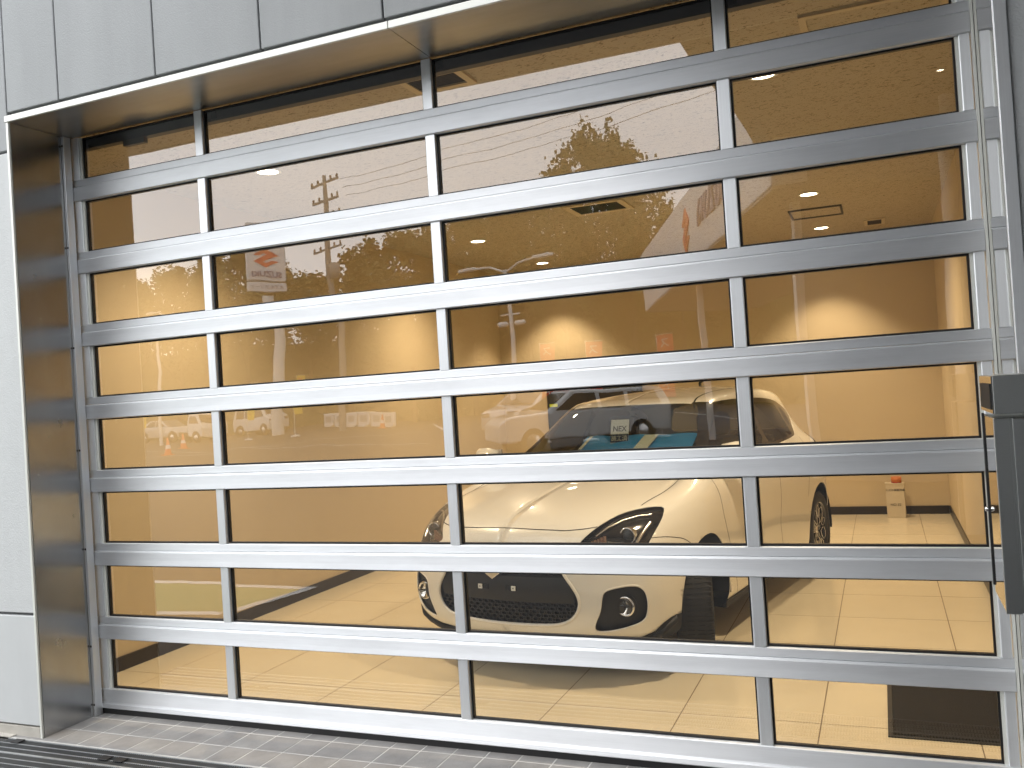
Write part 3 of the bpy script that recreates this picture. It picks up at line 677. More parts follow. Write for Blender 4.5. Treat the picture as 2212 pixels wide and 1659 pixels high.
# front splitter wings
def surf_x(y, z, y_max=.84):
    h = BV.ray_cast(Vector((3, min(y, y_max), z)), Vector((-1, 0, 0)))
    return h[0].x if h[0] else 1.6
for s in (1, -1):
    mb = MB(); pts = [(y, z) for y, z in ((0, .215), (.3, .212), (.5, .21), (.62, .212), (.70, .222), (.76, .25), (.80, .285), (.825, .315))]
    ring_ = []
    for y, z in pts:
        x = surf_x(y, max(z, .205)); n_ = Vector((1, y*.9, 0)).normalized()
        ring_.append([Vector((x, y, z+.01)) - n_*.02, Vector((x, y, z+.012)) + n_*.006, Vector((x, y, z-.012)) + n_*.022, Vector((x, y, z-.03)) + n_*.016, Vector((x, y, z-.035)) - n_*.03])
    vs = [(p.x, p.y*s, p.z) for r_ in ring_ for p in r_]; n5 = 5
    mb.add(vs, [(i*n5+k, i*n5+(k+1) % n5, (i+1)*n5+(k+1) % n5, (i+1)*n5+k) for i in range(len(pts)-1) for k in range(n5)], True)
    mb.build('splitter', M_mblack, CAR)
# grille: recess, mesh, number plate band, badge
rim('grille_rim', 1, M_mblack, CAR, .045, dirv=(-1, 0, 0))
shell('grille_panel', 1, M_mblack, CAR, fn=lambda p, n: Vector((p.x-.045, p.y, p.z)), normals=False)
def gx(y, z): return surf_x(abs(y), z)
hx = MB()
for zz0, zz1 in ((.305, .425), (.565, .66)):
    z = zz0+.014; r_ = 0
    while z < zz1:
        y = -.46 + (.021 if r_ % 2 else 0)
        while y < .46:
            if inside(GRILLE, abs(y), z) and inside(GRILLE, abs(y)+.018, z):
                x = gx(y, z) - .040
                P = [(y+.0185*math.cos(PI/3*k), z+.0115*math.sin(PI/3*k)) for k in range(6)]
                for k in range(6):
                    (a, b), (c_, d_) = P[k], P[(k+1) % 6]
                    hx.box((-.004, 0, -.0018), (.018, math.hypot(c_-a, d_-b), .0018), Matrix.Translation((x, a, b)) @ Matrix.Rotation(math.atan2(d_-b, c_-a), 4, 'X'))
            y += .042
        z += .0135 + .006; r_ += 1
tag(hx.build('grille_mesh', M_cblack, CAR), kind='stuff')
pb = MB(); ys = [-.425+.05*k for k in range(18)]
rowz = [(.425, -.022), (.44, -.012), (.53, -.010), (.558, -.020)]
pv = []
for y in ys:
    for z, d_ in rowz:
        yy = y*(1 if z > .45 else .985); pv.append((gx(yy, z)+d_, yy, z))
pb.add(pv, [(i*4+k, (i+1)*4+k, (i+1)*4+k+1, i*4+k+1) for i in range(17) for k in range(3)], True)
pb.build('plate_band', M_mblack, CAR)
for y in (-.105, .07):
    x = gx(y, .50); b_ = box('plate_bracket', (x-.012, y-.032, .485), (x-.004, y+.032, .512), M_cblack, CAR)
    yy = y - .030 if y < 0 else y + .008
    c_ = MB().box((x-.004, yy, .487), (x+.002, yy+.024, .511)).build('clip', M_paper, CAR)
    MB().lathe([(0, .0025), (.004, .0022), (.004, 0)], 10, 'x', (x, yy+.012, .499)).build('screw', M_gap, CAR)
eb = MB(); eb.prism([((a-.5)*.155, (b-.5)*.145) for a, b in EMB], 0, .012, 'yz'); o = eb.build('badge', M_chrome, CAR, .002); o.location = (gx(0, .60)-.014, -.045, .612); o.rotation_euler = (0, -.05, 0)
# raised painted lip round the grille
def lip(name, poly, r, m, off, closed=False, rng=None, s=1):
    pts = []
    for (y, z) in poly:
        if y < -.001 and not closed: continue
        x = surf_x(y, z); pts.append(Vector((x+off, y, z)))
    return pts
gp = lip('', GRILLE, 0, 0, -.004)
gp = sorted(gp, key=lambda p: 0) if False else gp
full = gp + [Vector((p.x, -p.y, p.z)) for p in gp[::-1]]
MB().tube(full + [full[0]], .009, 8, cap=False).build('grille_surround', M_paint, CAR)
fr_p = [Vector((surf_x(y, z)-.004, y, z)) for y, z in FOG]
for s in (1, -1):
    rim('fog_lamp_recess', 2, M_mblack, CAR, .035, mirror=s, dirv=(-1, 0, 0))
    shell('fog_lamp_bezel', 2, M_mblack, CAR, mirror=s, fn=lambda p, n: Vector((p.x-.035, p.y, p.z)), normals=False)
    fl = thing_p = None
    yc, zc = .648, .405; x = surf_x(yc, zc)
    hs = MB().lathe([(.052, -.026), (.046, -.018), (.040, -.03), (0, -.04)], 24, 'x', (x, yc*s, zc)).build('fog_lamp', M_chrome, CAR)
    hs.rotation_euler = (0, 0, 0)
    MB().lathe([(.041, -.020), (.036, -.008), (.022, .000), (0, .003)], 24, 'x', (x, yc*s, zc)).build('lens', G_lamp, hs)
    MB().tube([(x-.022, yc*s-.03, zc+.004), (x-.012, yc*s, zc+.006), (x-.022, yc*s+.03, zc+.004)], .004, 6).build('reflector_bar', M_mblack, hs)
    MB().lathe([(.064, -.036), (.060, -.030), (.056, -.036)], 32, 'x', (x-.004, yc*s, zc)).build('fog_lamp_ring', M_mblack, CAR)
    MB().tube([Vector((p.x, p.y*s, p.z)) for p in fr_p + fr_p[:1]], .006, 6, cap=False).build('fog_lamp_surround', M_paint, CAR)
    # headlamp
    hl = rim('headlamp', 3, M_cblack, CAR, .05, mirror=s, dirv=(-.9, -.25*1, 0) if s == 1 else (-.9, -.25, 0))
    shell('lamp_housing', 3, M_cblack, hl, mirror=s, fn=lambda p, n: p + Vector((-.045, -.0125, 0)), normals=False)
    shell('lens', 3, G_lamp, hl, mirror=s, fn=lambda p, n: p + n*.001)
    xc = surf_x(.635, .745)
    MB().lathe([(.045, -.04), (.046, .0), (.041, .004), (.036, -.002)], 24, 'x', (xc-.045, .635*s, .745)).build('projector_ring', M_chrome, hl)
    MB().lathe([(.036, -.004), (.028, .006), (.014, .012), (0, .014)], 24, 'x', (xc-.045, .635*s, .745)).build('projector_lens', M_dglass, hl)
    # chrome brow and inner blade, amber turn signal
    br = [Vector((surf_x(y, z)-.028, y*s, z)) for y, z in ((.50, .755), (.54, .79), (.59, .818), (.65, .832), (.70, .832))]
    MB().tube(br, .006, 6).build('chrome_blade', M_mach, hl)
    bl = [Vector((surf_x(y, z)-.022, y*s, z)) for y, z in ((.715, .80), (.70, .75), (.685, .70))]
    MB().tube(bl, .010, 6).build('chrome_blade', M_mach, hl)
    am = MB()
    for k in range(6):
        y = .475+.014*k; am.box((surf_x(y, .72)-.038, min(y*s, (y+.011)*s), .695+.002*k), (surf_x(y, .72)-.026, max(y*s, (y+.011)*s), .728+.006*k))
    am.build('turn_signal', M_amber if s else M_amber, hl)
# wheel wells and floor pan
for cx in (1.235, -1.215):
    for s in (1, -1):
        mb = MB(); n = 20
        P = [(cx+.368*math.cos(PI*k/n - .12*(1-2*k/n)), .315+.368*math.sin(PI*k/n - .12*(1-2*k/n))) for k in range(n+1)]
        vs = [(x, .845*s, z) for x, z in P] + [(x, .50*s, z) for x, z in P]
        mb.add(vs, [(k, k+1, n+2+k, n+1+k) for k in range(n)], True); mb.add([(x, .5*s, z) for x, z in P], [tuple(range(n+1))])
        mb.build('wheel_well', M_mblack, CAR)
fp = MB().box((-1.7, -.60, .16), (1.75, .60, .24)); fp.box((-.82, -.80, .17), (.84, .80, .225)); fp.build('floor_pan', M_mblack, CAR)
MB().box((1.35, -.5, .24), (1.80, .5, .70)).build('radiator', M_gap, CAR)
# seams
def seam(name, pts, wdt=.004, s=1, proj='auto'):
    P = []
    for i in range(len(pts)-1):
        a, b = Vector(pts[i]), Vector(pts[i+1]); n = max(2, int((b-a).length/.02))
        P += [a.lerp(b, k/n) for k in range(n)]
    P.append(Vector(pts[-1])); Q = []
    for _ in range(2): P = [P[0]] + [(P[i-1]+P[i]*2+P[i+1])/4 for i in range(1, len(P)-1)] + [P[-1]]
    for p in P:
        h = BV.find_nearest(p); Q.append((h[0], nrm(h[0])))
    vs = []
    for i, (p, n) in enumerate(Q):
        t = (Q[min(i+1, len(Q)-1)][0]-Q[max(i-1, 0)][0]).normalized(); w_ = t.cross(n).normalized()*wdt/2
        for q in (p-w_+n*.0008, p+w_+n*.0008): vs.append((q.x, q.y*s, q.z))
    return MB().add(vs, [(2*i, 2*i+1, 2*i+3, 2*i+2) for i in range(len(Q)-1)], True).build(name, M_seam, CAR)
for s in (1, -1):
    seam('bonnet_seam', [(1.955,0,.803),(1.95,.2,.799),(1.924,.357,.789),(1.87,.46,.79),(1.84,.50,.797)], .006, s)
    seam('bonnet_seam', [(1.56,.625,.868),(1.38,.655,.906),(1.19,.664,.943),(1.06,.655,.965),(.985,.60,.985),(.975,.5,.992)], .006, s)
    seam('door_seam', [(.86,.70,1.01),(.93,.78,.96),(.95,.80,.93),(.94,.834,.88),(.935,.853,.748),(.893,.852,.648),(.848,.849,.555),(.80,.845,.42),(.74,.84,.30),(.72,.83,.24)], .005, s)
    seam('door_seam', [(-.31,.745,1.05),(-.27,.80,.98),(-.22,.845,.88),(-.2,.858,.70),(-.16,.853,.527),(-.2,.846,.40),(-.26,.84,.28)], .005, s)
    seam('door_seam', [(-1.08,.76,1.05),(-1.0,.82,.93),(-.93,.86,.80),(-.85,.86,.62)], .005, s)
    seam('bumper_seam', [(1.74,.742,.735),(1.638,.793,.726),(1.51,.835,.698),(1.45,.85,.662)], .004, s)
    seam('roof_ditch', [(.36,.50,1.385),(.30,.463,1.392),(.18,.445,1.422),(-.08,.432,1.447),(-.4,.437,1.458),(-.8,.45,1.457),(-1.15,.45,1.44),(-1.4,.42,1.42)], .012, s)
    hd = BV.find_nearest(Vector((-.05, .85, .93)))[0]
    MB().tube([(hd.x-.10, (hd.y+.004)*s, hd.z), (hd.x-.07, (hd.y+.028)*s, hd.z+.002), (hd.x+.07, (hd.y+.028)*s, hd.z+.002), (hd.x+.10, (hd.y+.004)*s, hd.z)], .010, 8).build('door_handle', M_paint, CAR)
    # door mirror
    mr_ = MB(); mz = 1.085; L_ = [(.78, .80, .030, .045), (.80, .83, .05, .062), (.78, .90, .062, .075), (.76, .97, .058, .072), (.74, 1.01, .035, .045)]
    n = 14; vs = []
    for (x, y, rx, rz) in L_:
        for k in range(n): vs.append((x+rx*math.cos(2*PI*k/n)*1.2, y*s, mz+rz*math.sin(2*PI*k/n)*.95))
    mr_.add(vs, [(i*n+k, i*n+(k+1) % n, (i+1)*n+(k+1) % n, (i+1)*n+k) for i in range(4) for k in range(n)], True)
    mr_.add(vs[:n], [tuple(range(n))]); mr_.add(vs[-n:], [tuple(range(n))])
    mir = mr_.build('door_mirror', M_paint, CAR)
    MB().tube([(.76, .72*s, 1.01), (.78, .80*s, 1.02), (.79, .86*s, 1.04)], .022, 8).build('mirror_arm', M_cblack, mir)
    MB().box((.698, min(.83*s, .98*s), 1.03), (.704, max(.83*s, .98*s), 1.135)).build('mirror_glass', M_chrome, mir)
# roof aerial
MB().tube([(-1.05, 0, 1.49), (-1.04, 0, 1.515), (-1.12, 0, 1.53), (-1.30, 0, 1.565)], .016, 8, r2=.004).build('aerial', M_cblack, CAR)
# wheels
def hexloop(r0, r1, half, ang, y, t):
    """machined edge of one spoke window, an elongated hexagon"""
    P = [(r0, 0), (r0+.03, half*.55), (r1-.045, half), (r1, half*.35), (r1, -half*.35), (r1-.045, -half), (r0+.03, -half*.55)]
    ca, sa = math.cos(ang), math.sin(ang)
    pts = [Vector((ca*a-sa*b, y, sa*a+ca*b)) for a, b in P]
    return pts
wheel_parts = []
W0 = MB().lathe([(.222,-.095),(.25,-.100),(.285,-.096),(.300,-.082),(.305,-.06),(.305,.06),(.300,.082),(.285,.096),(.25,.100),(.222,.095),(.216,.08),(.216,-.08)], 56, 'y', closed=True)
tread = MB()
for k in range(72):
    a = 2*PI*k/72; m_ = Matrix.Rotation(a, 4, 'Y')
    for (ya, yb, sk) in ((.055, .092, .0), (-.092, -.055, .0)): tread.box((.2995, ya, -.0035), (.3068, yb, .0035), m_)
    for (ya, yb) in ((.008, .046), (-.046, -.008)): tread.box((.3050, ya, -.0075), (.3092, yb, .0075), m_)
rimm = MB().lathe([(.217,.086),(.222,.093),(.214,.096),(.206,.088),(.204,.04),(.19,-.05),(.204,-.086),(.217,-.086)], 56, 'y')
face = MB(); edge = MB()
for k in range(5):
    a = 2*PI*k/5 + PI/2; m_ = Matrix.Rotation(-a, 4, 'Y')
    for s2 in (-1, 1):
        # Y spoke arm
        pts = [(.035, .0), (.09, .012*s2), (.15, .045*s2), (.205, .062*s2)]
        wd = [.026, .018, .013, .016]
        vs = []
        for (r_, t_), wv in zip(pts, wd):
            for dz, yy in ((-wv, .066), (wv, .066), (wv*.8, .035), (-wv*.8, .035)):
                vs.append(m_ @ Vector((r_, yy + (.012 if r_ > .15 else 0), t_+dz)))
        face.add(vs, [(i*4+q, i*4+(q+1) % 4, (i+1)*4+(q+1) % 4, (i+1)*4+q) for i in range(3) for q in range(4)])
    for ang2, r0, r1, hf in ((a, .095, .196, .030), (a+PI/5, .060, .198, .050)):
        pts = hexloop(r0, r1, hf, ang2, .079, 0); edge.tube(pts + pts[:1], .0032, 6, cap=False)
face.lathe([(0, .062), (.03, .064), (.05, .06), (.062, .045), (.062, .03)], 24, 'y')
hubc = MB().lathe([(0, .070), (.024, .069), (.028, .062)], 20, 'y')
nuts = MB()
for k in range(5): 
    a = 2*PI*k/5; nuts.lathe([(0, .066), (.007, .066), (.008, .05)], 8, 'y', (.043*math.cos(a), 0, .043*math.sin(a)))
disc = MB().lathe([(.0, .0), (.15, .0), (.15, -.012), (.0, -.012)], 40, 'y')
cal = MB().box((.085, -.01, -.06), (.165, .035, .06))
WM = [('tyre', W0.mesh('tyre', M_tyre)), ('tread_blocks', tread.mesh('tread_blocks', M_tyre)), ('rim', rimm.mesh('rim', M_rimb)), ('spokes', face.mesh('spokes', M_rimb)), ('machined_edges', edge.mesh('machined_edges', M_mach)),
      ('centre_cap', hubc.mesh('centre_cap', M_chrome)), ('wheel_nuts', nuts.mesh('wheel_nuts', M_chrome)), ('brake_disc', disc.mesh('brake_disc', M_mach)), ('brake_caliper', cal.mesh('brake_caliper', M_mblack))]
for x in (1.235, -1.215):
    for s in (1, -1):
        wh = inst('wheel', WM[0][1], CAR, (x, .752*s, .306), (0, 0, (0 if s == 1 else PI) + (.42 if x > 0 else 0)))
        for nm, me in WM[1:]:
            o = inst(nm, me, wh)
            if nm in ('tread_blocks', 'wheel_nuts'): o['kind'] = 'stuff'
# interior
def sbox(name, a, b, m, bev=.03): return MB().box(a, b).build(name, m, CAR, bev)
sbox('dashboard', (.50, -.62, .80), (.82, .60, 1.02), M_seat, .04)
for y in (-.36, .36):
    sbox('seat', (-.25, y-.24, .42), (.28, y+.24, .62), M_seat, .06)
    o = sbox('seat_back', (-.36, y-.23, .55), (-.20, y+.23, 1.10), M_seat, .06)
    sbox('headrest', (-.37, y-.12, 1.13), (-.26, y+.12, 1.30), M_seat, .04)
sbox('rear_seat', (-1.15, -.58, .50), (-.95, .58, 1.08), M_seat, .06)
MB().lathe([(.175, -.012), (.187, 0), (.175, .012), (.163, 0)], 32, 'x', (.42, -.36, .93), closed=True).build('steering_wheel', M_mblack, CAR)
# blue sheet added for the blue patch low in the windscreen; treatment tag
sh = MB(); n1, n2 = 22, 8; vs = []
for i in range(n1):
    for j in range(n2):
        y = -.24 + .80*i/(n1-1); f_ = j/(n2-1); vs.append((.50+.19*f_, y, 1.195 - .135*f_**1.3 + .008*math.sin(i*.75+j*.4)*math.sin(j*.5+.6)))
sh.add(vs, [(i*n2+j, (i+1)*n2+j, (i+1)*n2+j+1, i*n2+j+1) for i in range(n1-1) for j in range(n2-1)], True); dsh = sh.build('blue_sheet', M_blue, CAR)
for a, b in ((-.21, -.185), (.20, .30)): MB().add([(.528, a, 1.196), (.528, b, 1.196), (.66, b-.03, 1.118), (.66, a-.03, 1.118)], [(0, 1, 2, 3)]).build('white_stripe', M_paper, CAR)
t = thing('treatment_tag', 'white and navy paper tag hanging behind the windscreen of the white car', 'tag', (0, 0, 0))
Rc = Matrix.Translation((2.28, 2.896, 0)) @ Matrix.Rotation(-1.7554, 4, 'Z')
t.matrix_world = Rc @ Matrix.Translation((.56, .03, 1.205)) @ Matrix.Scale(.88, 4) @ Matrix.Rotation(PI/2, 4, 'Z') @ Matrix.Rotation(PI/2 - .25, 4, 'X')
box('card', (-.075, -.10, -.001), (.075, .115, .001), M_paper, t); box('navy_band', (-.075, -.062, .0015), (.075, .002, .0025), M_navy, t)
inst('lettering', text_mesh('NEX', .058, M_ink, bold=.001), t, (0, .042, .0025)); inst('lettering', text_mesh('施工済', .046, M_paper), t, (0, -.032, .0035))
box('foot', (-.085, -.135, -.004), (.085, -.108, .004), M_paper, t)

# ------------------------------------------------------------------ the forecourt behind the camera (seen in the glass)
# canopy with fascia and columns
cp = thing('canopy', 'large flat forecourt canopy over the right end of the shutter', 'canopy', (7, -5, 4.6))
MB().box((-4.6, -4.4, 0), (6.5, 4.64, .06)).build('soffit', M_canopy, cp); MB().box((-4.61, -4.42, .0605), (6.5, 4.64, .55)).build('roof_slab', M_cfasc, cp)
cl_me = MB().lathe([(.035, -.001), (.03, -.004), (0, -.004)], 16, 'z').mesh('diffuser', M_lit)
for i in range(4):
    for j in range(3):
        t = thing('canopy_downlight', 'small canopy soffit downlight, %s from the open edge in the %s row from the wall' % (ORD[i], ORD[j]), 'ceiling light', (4.6+1.5*i, -2.6-2.2*j, 4.6), 0, 'downlights in the canopy soffit')
        MB().lathe([(.036, -.001), (.05, -.001), (.05, -.006), (.036, -.006)], 20, 'z', closed=True).build('trim_ring', M_paper, t); inst('diffuser', cl_me, t)
for (x, y, lab) in ((4.72, -8.0, 'white round canopy column nearer the drive'), (5.3, -6.0, 'white round canopy column nearer the shutter')):
    t = thing('canopy_column', lab, 'column', (x, y, 0), 0, 'round columns under the canopy')
    MB().lathe([(.085, .05), (.085, 4.598)], 28, 'z').build('shaft', M_wpole, t); MB().lathe([(0, .05), (.13, .05), (.13, 0), (0, 0)], 28, 'z').build('base_plate', M_galv, t)
wg = thing('showroom_wing', 'dark glazed wing of the dealership under the canopy', 'building', (8.2, -5, 0))
box('wall', (0, -4.3, 0), (.3, 4.6, 4.59), M_wing, wg); box('sky_block_wall', (-5.2, -4.9, 0), (.3, -4.65, 4.8), M_wing, wg)  # second wall is added to block the sky reflected beyond the canopy end
for k in range(5):
    fr = box('window', (-.03, -4.0+1.7*k, .3), (0-.001, -2.5+1.7*k, 3.2), M_alu2, wg); box('pane', (-.036, -3.95+1.7*k, .35), (-.031, -2.55+1.7*k, 3.15), M_dglass, fr)
# sign fascia running off from the end of the canopy
fa = thing('sign_fascia', 'white fascia band of the further canopy with red emblem and blue lettering', 'sign', (2.7, -8.75, 0), math.atan2(-16.75, -6.1))
Lf = math.hypot(16.75, 6.1)
box('panel', (0, .0, 4.0), (Lf, .5, 5.6), M_cfasc, fa, .02); box('soffit', (0.02, .02, 3.96), (Lf, 4.0, 3.998), M_canopy, fa)
box('post', (1.0, .55, 0), (1.15, .7, 3.95), M_wpole, fa); box('post', (10.0, .55, 0), (10.15, .7, 3.95), M_wpole, fa)
inst('lettering', text_mesh('SUZUKI', .75, M_sblue, .02, bold=.01), fa, (4.6, -.015, 4.82), (PI/2, 0, 0))
ef = MB().prism([((a-.5)*.95, (b-.5)*.95) for a, b in EMB], -.03, 0, 'xz').build('emblem', M_sred, fa); ef.location = (7.4, -.003, 4.78)

# pylon sign
ps = thing('pylon_sign', 'tall white pylon sign with a red emblem on a white post', 'sign', (-27.5, -38, 0), -.74)
MB().lathe([(.32, 0), (.30, 8.0)], 20, 'z').build('post', M_wpole, ps)
box('sign_panel', (-1.0, -.25, 8.80), (1.0, .25, 12.1), M_signw, ps, .05); box('lower_panel', (-1.0, -.2, 8.2), (1.0, .2, 8.72), M_signw, ps, .04)
for sd_ in (-1, 1):
    e = MB().prism([((a-.5)*1.25, (b-.5)*1.05) for a, b in EMB], -.03, 0, 'xz').build('emblem', M_sred, ps); e.location = (0, -.25 if sd_ < 0 else .25, 10.05); e.rotation_euler = (0, 0, 0 if sd_ < 0 else PI)
    inst('lettering', text_mesh('SUZUKI', .44, M_sblue, .02, bold=.012), ps, (0, .27*sd_, 9.15), (PI/2, 0, 0 if sd_ < 0 else PI))
    inst('lettering', text_mesh('スズキアリーナ', .24, M_sblue, .02), ps, (0, .22*sd_, 8.45), (PI/2, 0, 0 if sd_ < 0 else PI))

# utility poles and cables
def utility(x, y, h, label, arms=4, name='utility_pole'):
    t = thing(name, label, 'utility pole', (x, y, 0), .35, 'utility poles along the road')
    MB().tube([(0, 0, 0), (0, 0, h*.5), (0, 0, h)], .19, 12, r2=.11).build('pole', M_pole, t)
    for k in range(arms):
        z = h-.35-.85*k; wv = 1.15-.05*(k % 2)
        a = MB().box((-wv, -.05, z-.05), (wv, .05, z+.05)).build('crossarm', M_pole, t)
        for q in (-.95, -.5, .5, .95): MB().lathe([(.03, 0), (.07, .05), (.04, .10), (.07, .15), (.02, .2)], 8, 'z', (q*wv, 0, z+.05)).build('insulator', M_wire, a)
    MB().lathe([(0, 0), (.25, 0), (.25, .8), (0, .8)], 14, 'z', (.42, 0, h-5.4)).build('transformer', M_pole, t)
    return t
utility(-22.1, -36, 13.6, 'tall utility pole with four crossarms left of the pylon sign', 5)
utility(-24.5, -56, 11.5, 'shorter utility pole standing among the trees', 2)
def wire(a, b, sag, label):
    a, b = Vector(a), Vector(b); P = [a.lerp(b, k/24) - Vector((0, 0, sag*4*(k/24)*(1-k/24))) for k in range(25)]
    tag(MB().tube(P, .011, 5).build('power_cable', M_wire), label, 'cable', 'power cables between the poles')
for k, z in enumerate((13.3, 12.95, 12.6)): wire((-21.2, -36-.3*k, z), (16, -22-.3*k, 14.2-.45*k), 1.0, ('topmost', 'middle', 'lowest')[k] + ' of the three black cables strung above the forecourt')
for k, z in enumerate((11.6, 10.8)): wire((-22.9, -36.2, z), (-60, -48, z-.5), .9, ('upper', 'lower')[k] + ' of the two cables running off to the left of the pole')
# street lamps and camera mast
def lamp(x, y, h, label, two=False):
    t = thing('street_lamp', label, 'street lamp', (x, y, 0), .3)
    MB().tube([(0, 0, 0), (0, 0, h)], .10, 10, r2=.06).build('pole', M_wpole, t)
    for s in ((-1, 1) if two else (-1,)):
        MB().tube([(0, 0, h-.1), (s*.6, 0, h+.15), (s*1.5, 0, h+.22)], .035, 8).build('arm', M_wpole, t)
        MB().box((min(s*1.3, s*2.0), -.13, h+.16), (max(s*1.3, s*2.0), .13, h+.27)).build('lamp_head', M_wpole, t, .03)
    return t
lamp(-33.6, -36, 7.4, 'white single arm street lamp at the far left of the forecourt')
t = lamp(-7.6, -24, 5.6, 'white twin arm mast carrying two security cameras', True)
for s in (-1, 1): MB().lathe([(0, -.2), (.09, -.18), (.09, .15), (.06, .2), (0, .2)], 12, 'x', (.38*s, 0, 3.95)).build('camera_head', M_wpole, t)
MB().box((-.4, -.03, 4.25), (.4, .03, 4.3)).build('bracket', M_wpole, t)

# banners on poles
def banner(x, y, m, label, group, rz=0, txt='スイフト', tcol=None, h=1.8):
    t = thing('banner', label, 'banner flag', (x, y, 0), rz, group)
    MB().tube([(0, 0, .0), (0, 0, 1.1+h)], .014, 6).build('pole', M_wpole, t); MB().tube([(0, 0, 1.08+h), (.46, 0, 1.08+h)], .008, 6).build('top_rod', M_wpole, t)
    MB().lathe([(0, 0), (.22, 0), (.2, .06), (.03, .09), (0, .09)], 14, 'z').build('base', M_wpole, t)
    mb = MB(); vs = [(.44*i/6+.01, .05*math.sin(i*.9+j*.7)*(1-j/12), 1.06+h-h*j/12) for j in range(13) for i in range(7)]
    mb.add(vs, [(j*7+i, j*7+i+1, (j+1)*7+i+1, (j+1)*7+i) for j in range(12) for i in range(6)], True); cloth = mb.build('cloth', m, t)
    for k, ch in enumerate(txt): inst('lettering', text_mesh(ch, .30, tcol or M_signw, .004), cloth, (.23, .075, .82+h-.42*k), (PI/2, 0, PI))
for x, y, lb in ((-5.1, -20, 'red banner with white lettering left of the wagon'), (-3.75, -20, 'red banner standing right behind the wagon roof'), (-1.8, -20, 'red banner nearest the canopy')):
    banner(x, y, M_flagr, lb, 'red banners along the forecourt')
for x, y, lb in ((-23.5, -34, 'yellow banner right of the pylon post'), (-26.4, -34, 'yellow banner left of the pylon post'), (-33.1, -34, 'yellow banner by the parked saloon')):
    banner(x, y, M_flagy, lb, 'yellow banners along the road', txt='サポカー', tcol=M_sred)
# traffic cones
cone_me = MB().lathe([(.16, .03), (.03, .70), (0, .71)], 20, 'z').mesh('cone_body', M_cone); cone_b = MB().box((-.2, -.2, 0), (.2, .2, .03)).mesh('base', M_cone); cone_s = MB().lathe([(.118, .26), (.088, .41)], 20, 'z').mesh('band', M_signw)
for x, y, lb in ((-23.3, -25.5, 'orange traffic cone nearest the building on the left'), (-27.8, -31.5, 'orange traffic cone behind the flatbed truck'), (-21.3, -38.5, 'orange and white traffic cone beside the parking lines')):
    t = thing('traffic_cone', lb, 'traffic cone', (x, y, 0), .2, 'traffic cones on the forecourt'); inst('cone_body', cone_me, t); inst('base', cone_b, t); inst('band', cone_s, t, (0, 0, 0), (0, 0, 0), (1.02, 1.02, 1))

# parked vehicles (outline prism tapered towards the roof, with glass, lamps and wheels)
wt_me = MB().lathe([(.0, .11), (.17, .11), (.19, .10), (.29, .10), (.31, .07), (.31, -.09), (0, -.09)], 24, 'y').mesh('tyre', M_tyre); wr_me = MB().lathe([(0, .118), (.15, .116), (.18, .105)], 20, 'y').mesh('rim', M_mach)
def vehicle(name, label, x, y, rz, L_, Wd, prof, glassp, m, axles, cat='car', extra=None, belt=.95, tap=.16):
    """prof: side outline (x,z); glassp: list of side window outlines"""
    t = thing(name, label, cat, (x, y, 0), rz)
    H = max(p[1] for p in prof)
    def half(z): return Wd/2*(1 if z < belt else 1 - tap*(z-belt)/(H-belt))
    n = len(prof); vs = []
    for s in (-1, 1):
        for k, (a, z) in enumerate(prof): vs.append((a, s*half(z)*.99, z))
    for s in (-1, 1):
        for k, (a, z) in enumerate(prof):
            vs.append((a*.985, s*half(z)*.90, z + (.012 if z > belt else 0)))
    mb = MB(); tris = tessellate_polygon([[Vector((a, z, 0)) for a, z in prof]])
    fs = [tuple(t_) for t_ in tris] + [tuple(i+n for i in t_[::-1]) for t_ in tris]
    fs += [(i, (i+1) % n, n+(i+1) % n, n+i) for i in range(n)]
    mb.add([(a, s*half(z), z) for s in (-1, 1) for a, z in prof], fs); b = mb.build('body', m, t, .05)
    for gpoly in glassp:
        for s in (-1, 1):
            q = MB(); vv = [(a, s*(half(z)+.004), z) for a, z in gpoly]; vv2 = [(a, s*(half(z)-.01), z) for a, z in gpoly]; k_ = len(gpoly)
            q.add(vv + vv2, [tuple(range(k_)), tuple(range(2*k_-1, k_-1, -1))] + [(i, (i+1) % k_, k_+(i+1) % k_, k_+i) for i in range(k_)]); q.build('side_window', M_dglass, t)
    for ax_ in axles:
        for s in (-1, 1):
            wv = inst('wheel', wt_me, t, (ax_, s*(Wd/2-.09), .31), (0, 0, 0 if s > 0 else PI)); inst('rim', wr_me, wv)
            MB().lathe([(.37, 0), (.37, .006), (0, .006)], 24, 'y', (ax_, (Wd/2-.004) if s > 0 else (-Wd/2-.002), .33)).build('wheel_arch', M_mblack, t)
    return t, half
def screen(t, pts, nm='windscreen', m=None):
    q = MB().add(pts, [tuple(range(len(pts)))]); o = q.build(nm, m or M_dglass, t); md = o.modifiers.new('solid', 'SOLIDIFY'); md.thickness = .01; return o
# white van-wagon
t, hf = vehicle('parked_van', 'white tall kei van parked beside the pylon post', -31.0, -41, .25, 3.4, 1.48, [(-1.68,.3),(-1.7,1.0),(-1.55,1.75),(-1.3,1.84),(.55,1.84),(.9,1.75),(1.35,1.15),(1.62,1.0),(1.7,.75),(1.68,.3)],
    [[(-1.45,1.1),(-1.4,1.62),(-.75,1.64),(-.75,1.1)],[(-.65,1.1),(-.65,1.64),(.1,1.64),(.1,1.1)],[(.2,1.1),(.2,1.64),(.75,1.62),(1.15,1.15)]], M_vanw, (-1.1, 1.2))
screen(t, [(1.30, -.60, 1.2), (1.30, .60, 1.2), (.98, .55, 1.66), (.98, -.55, 1.66)])
for s in (-.55, .55): MB().box((1.64, s-.12, .78), (1.705, s+.12, .92)).build('headlamp', M_chrome, t, .01)
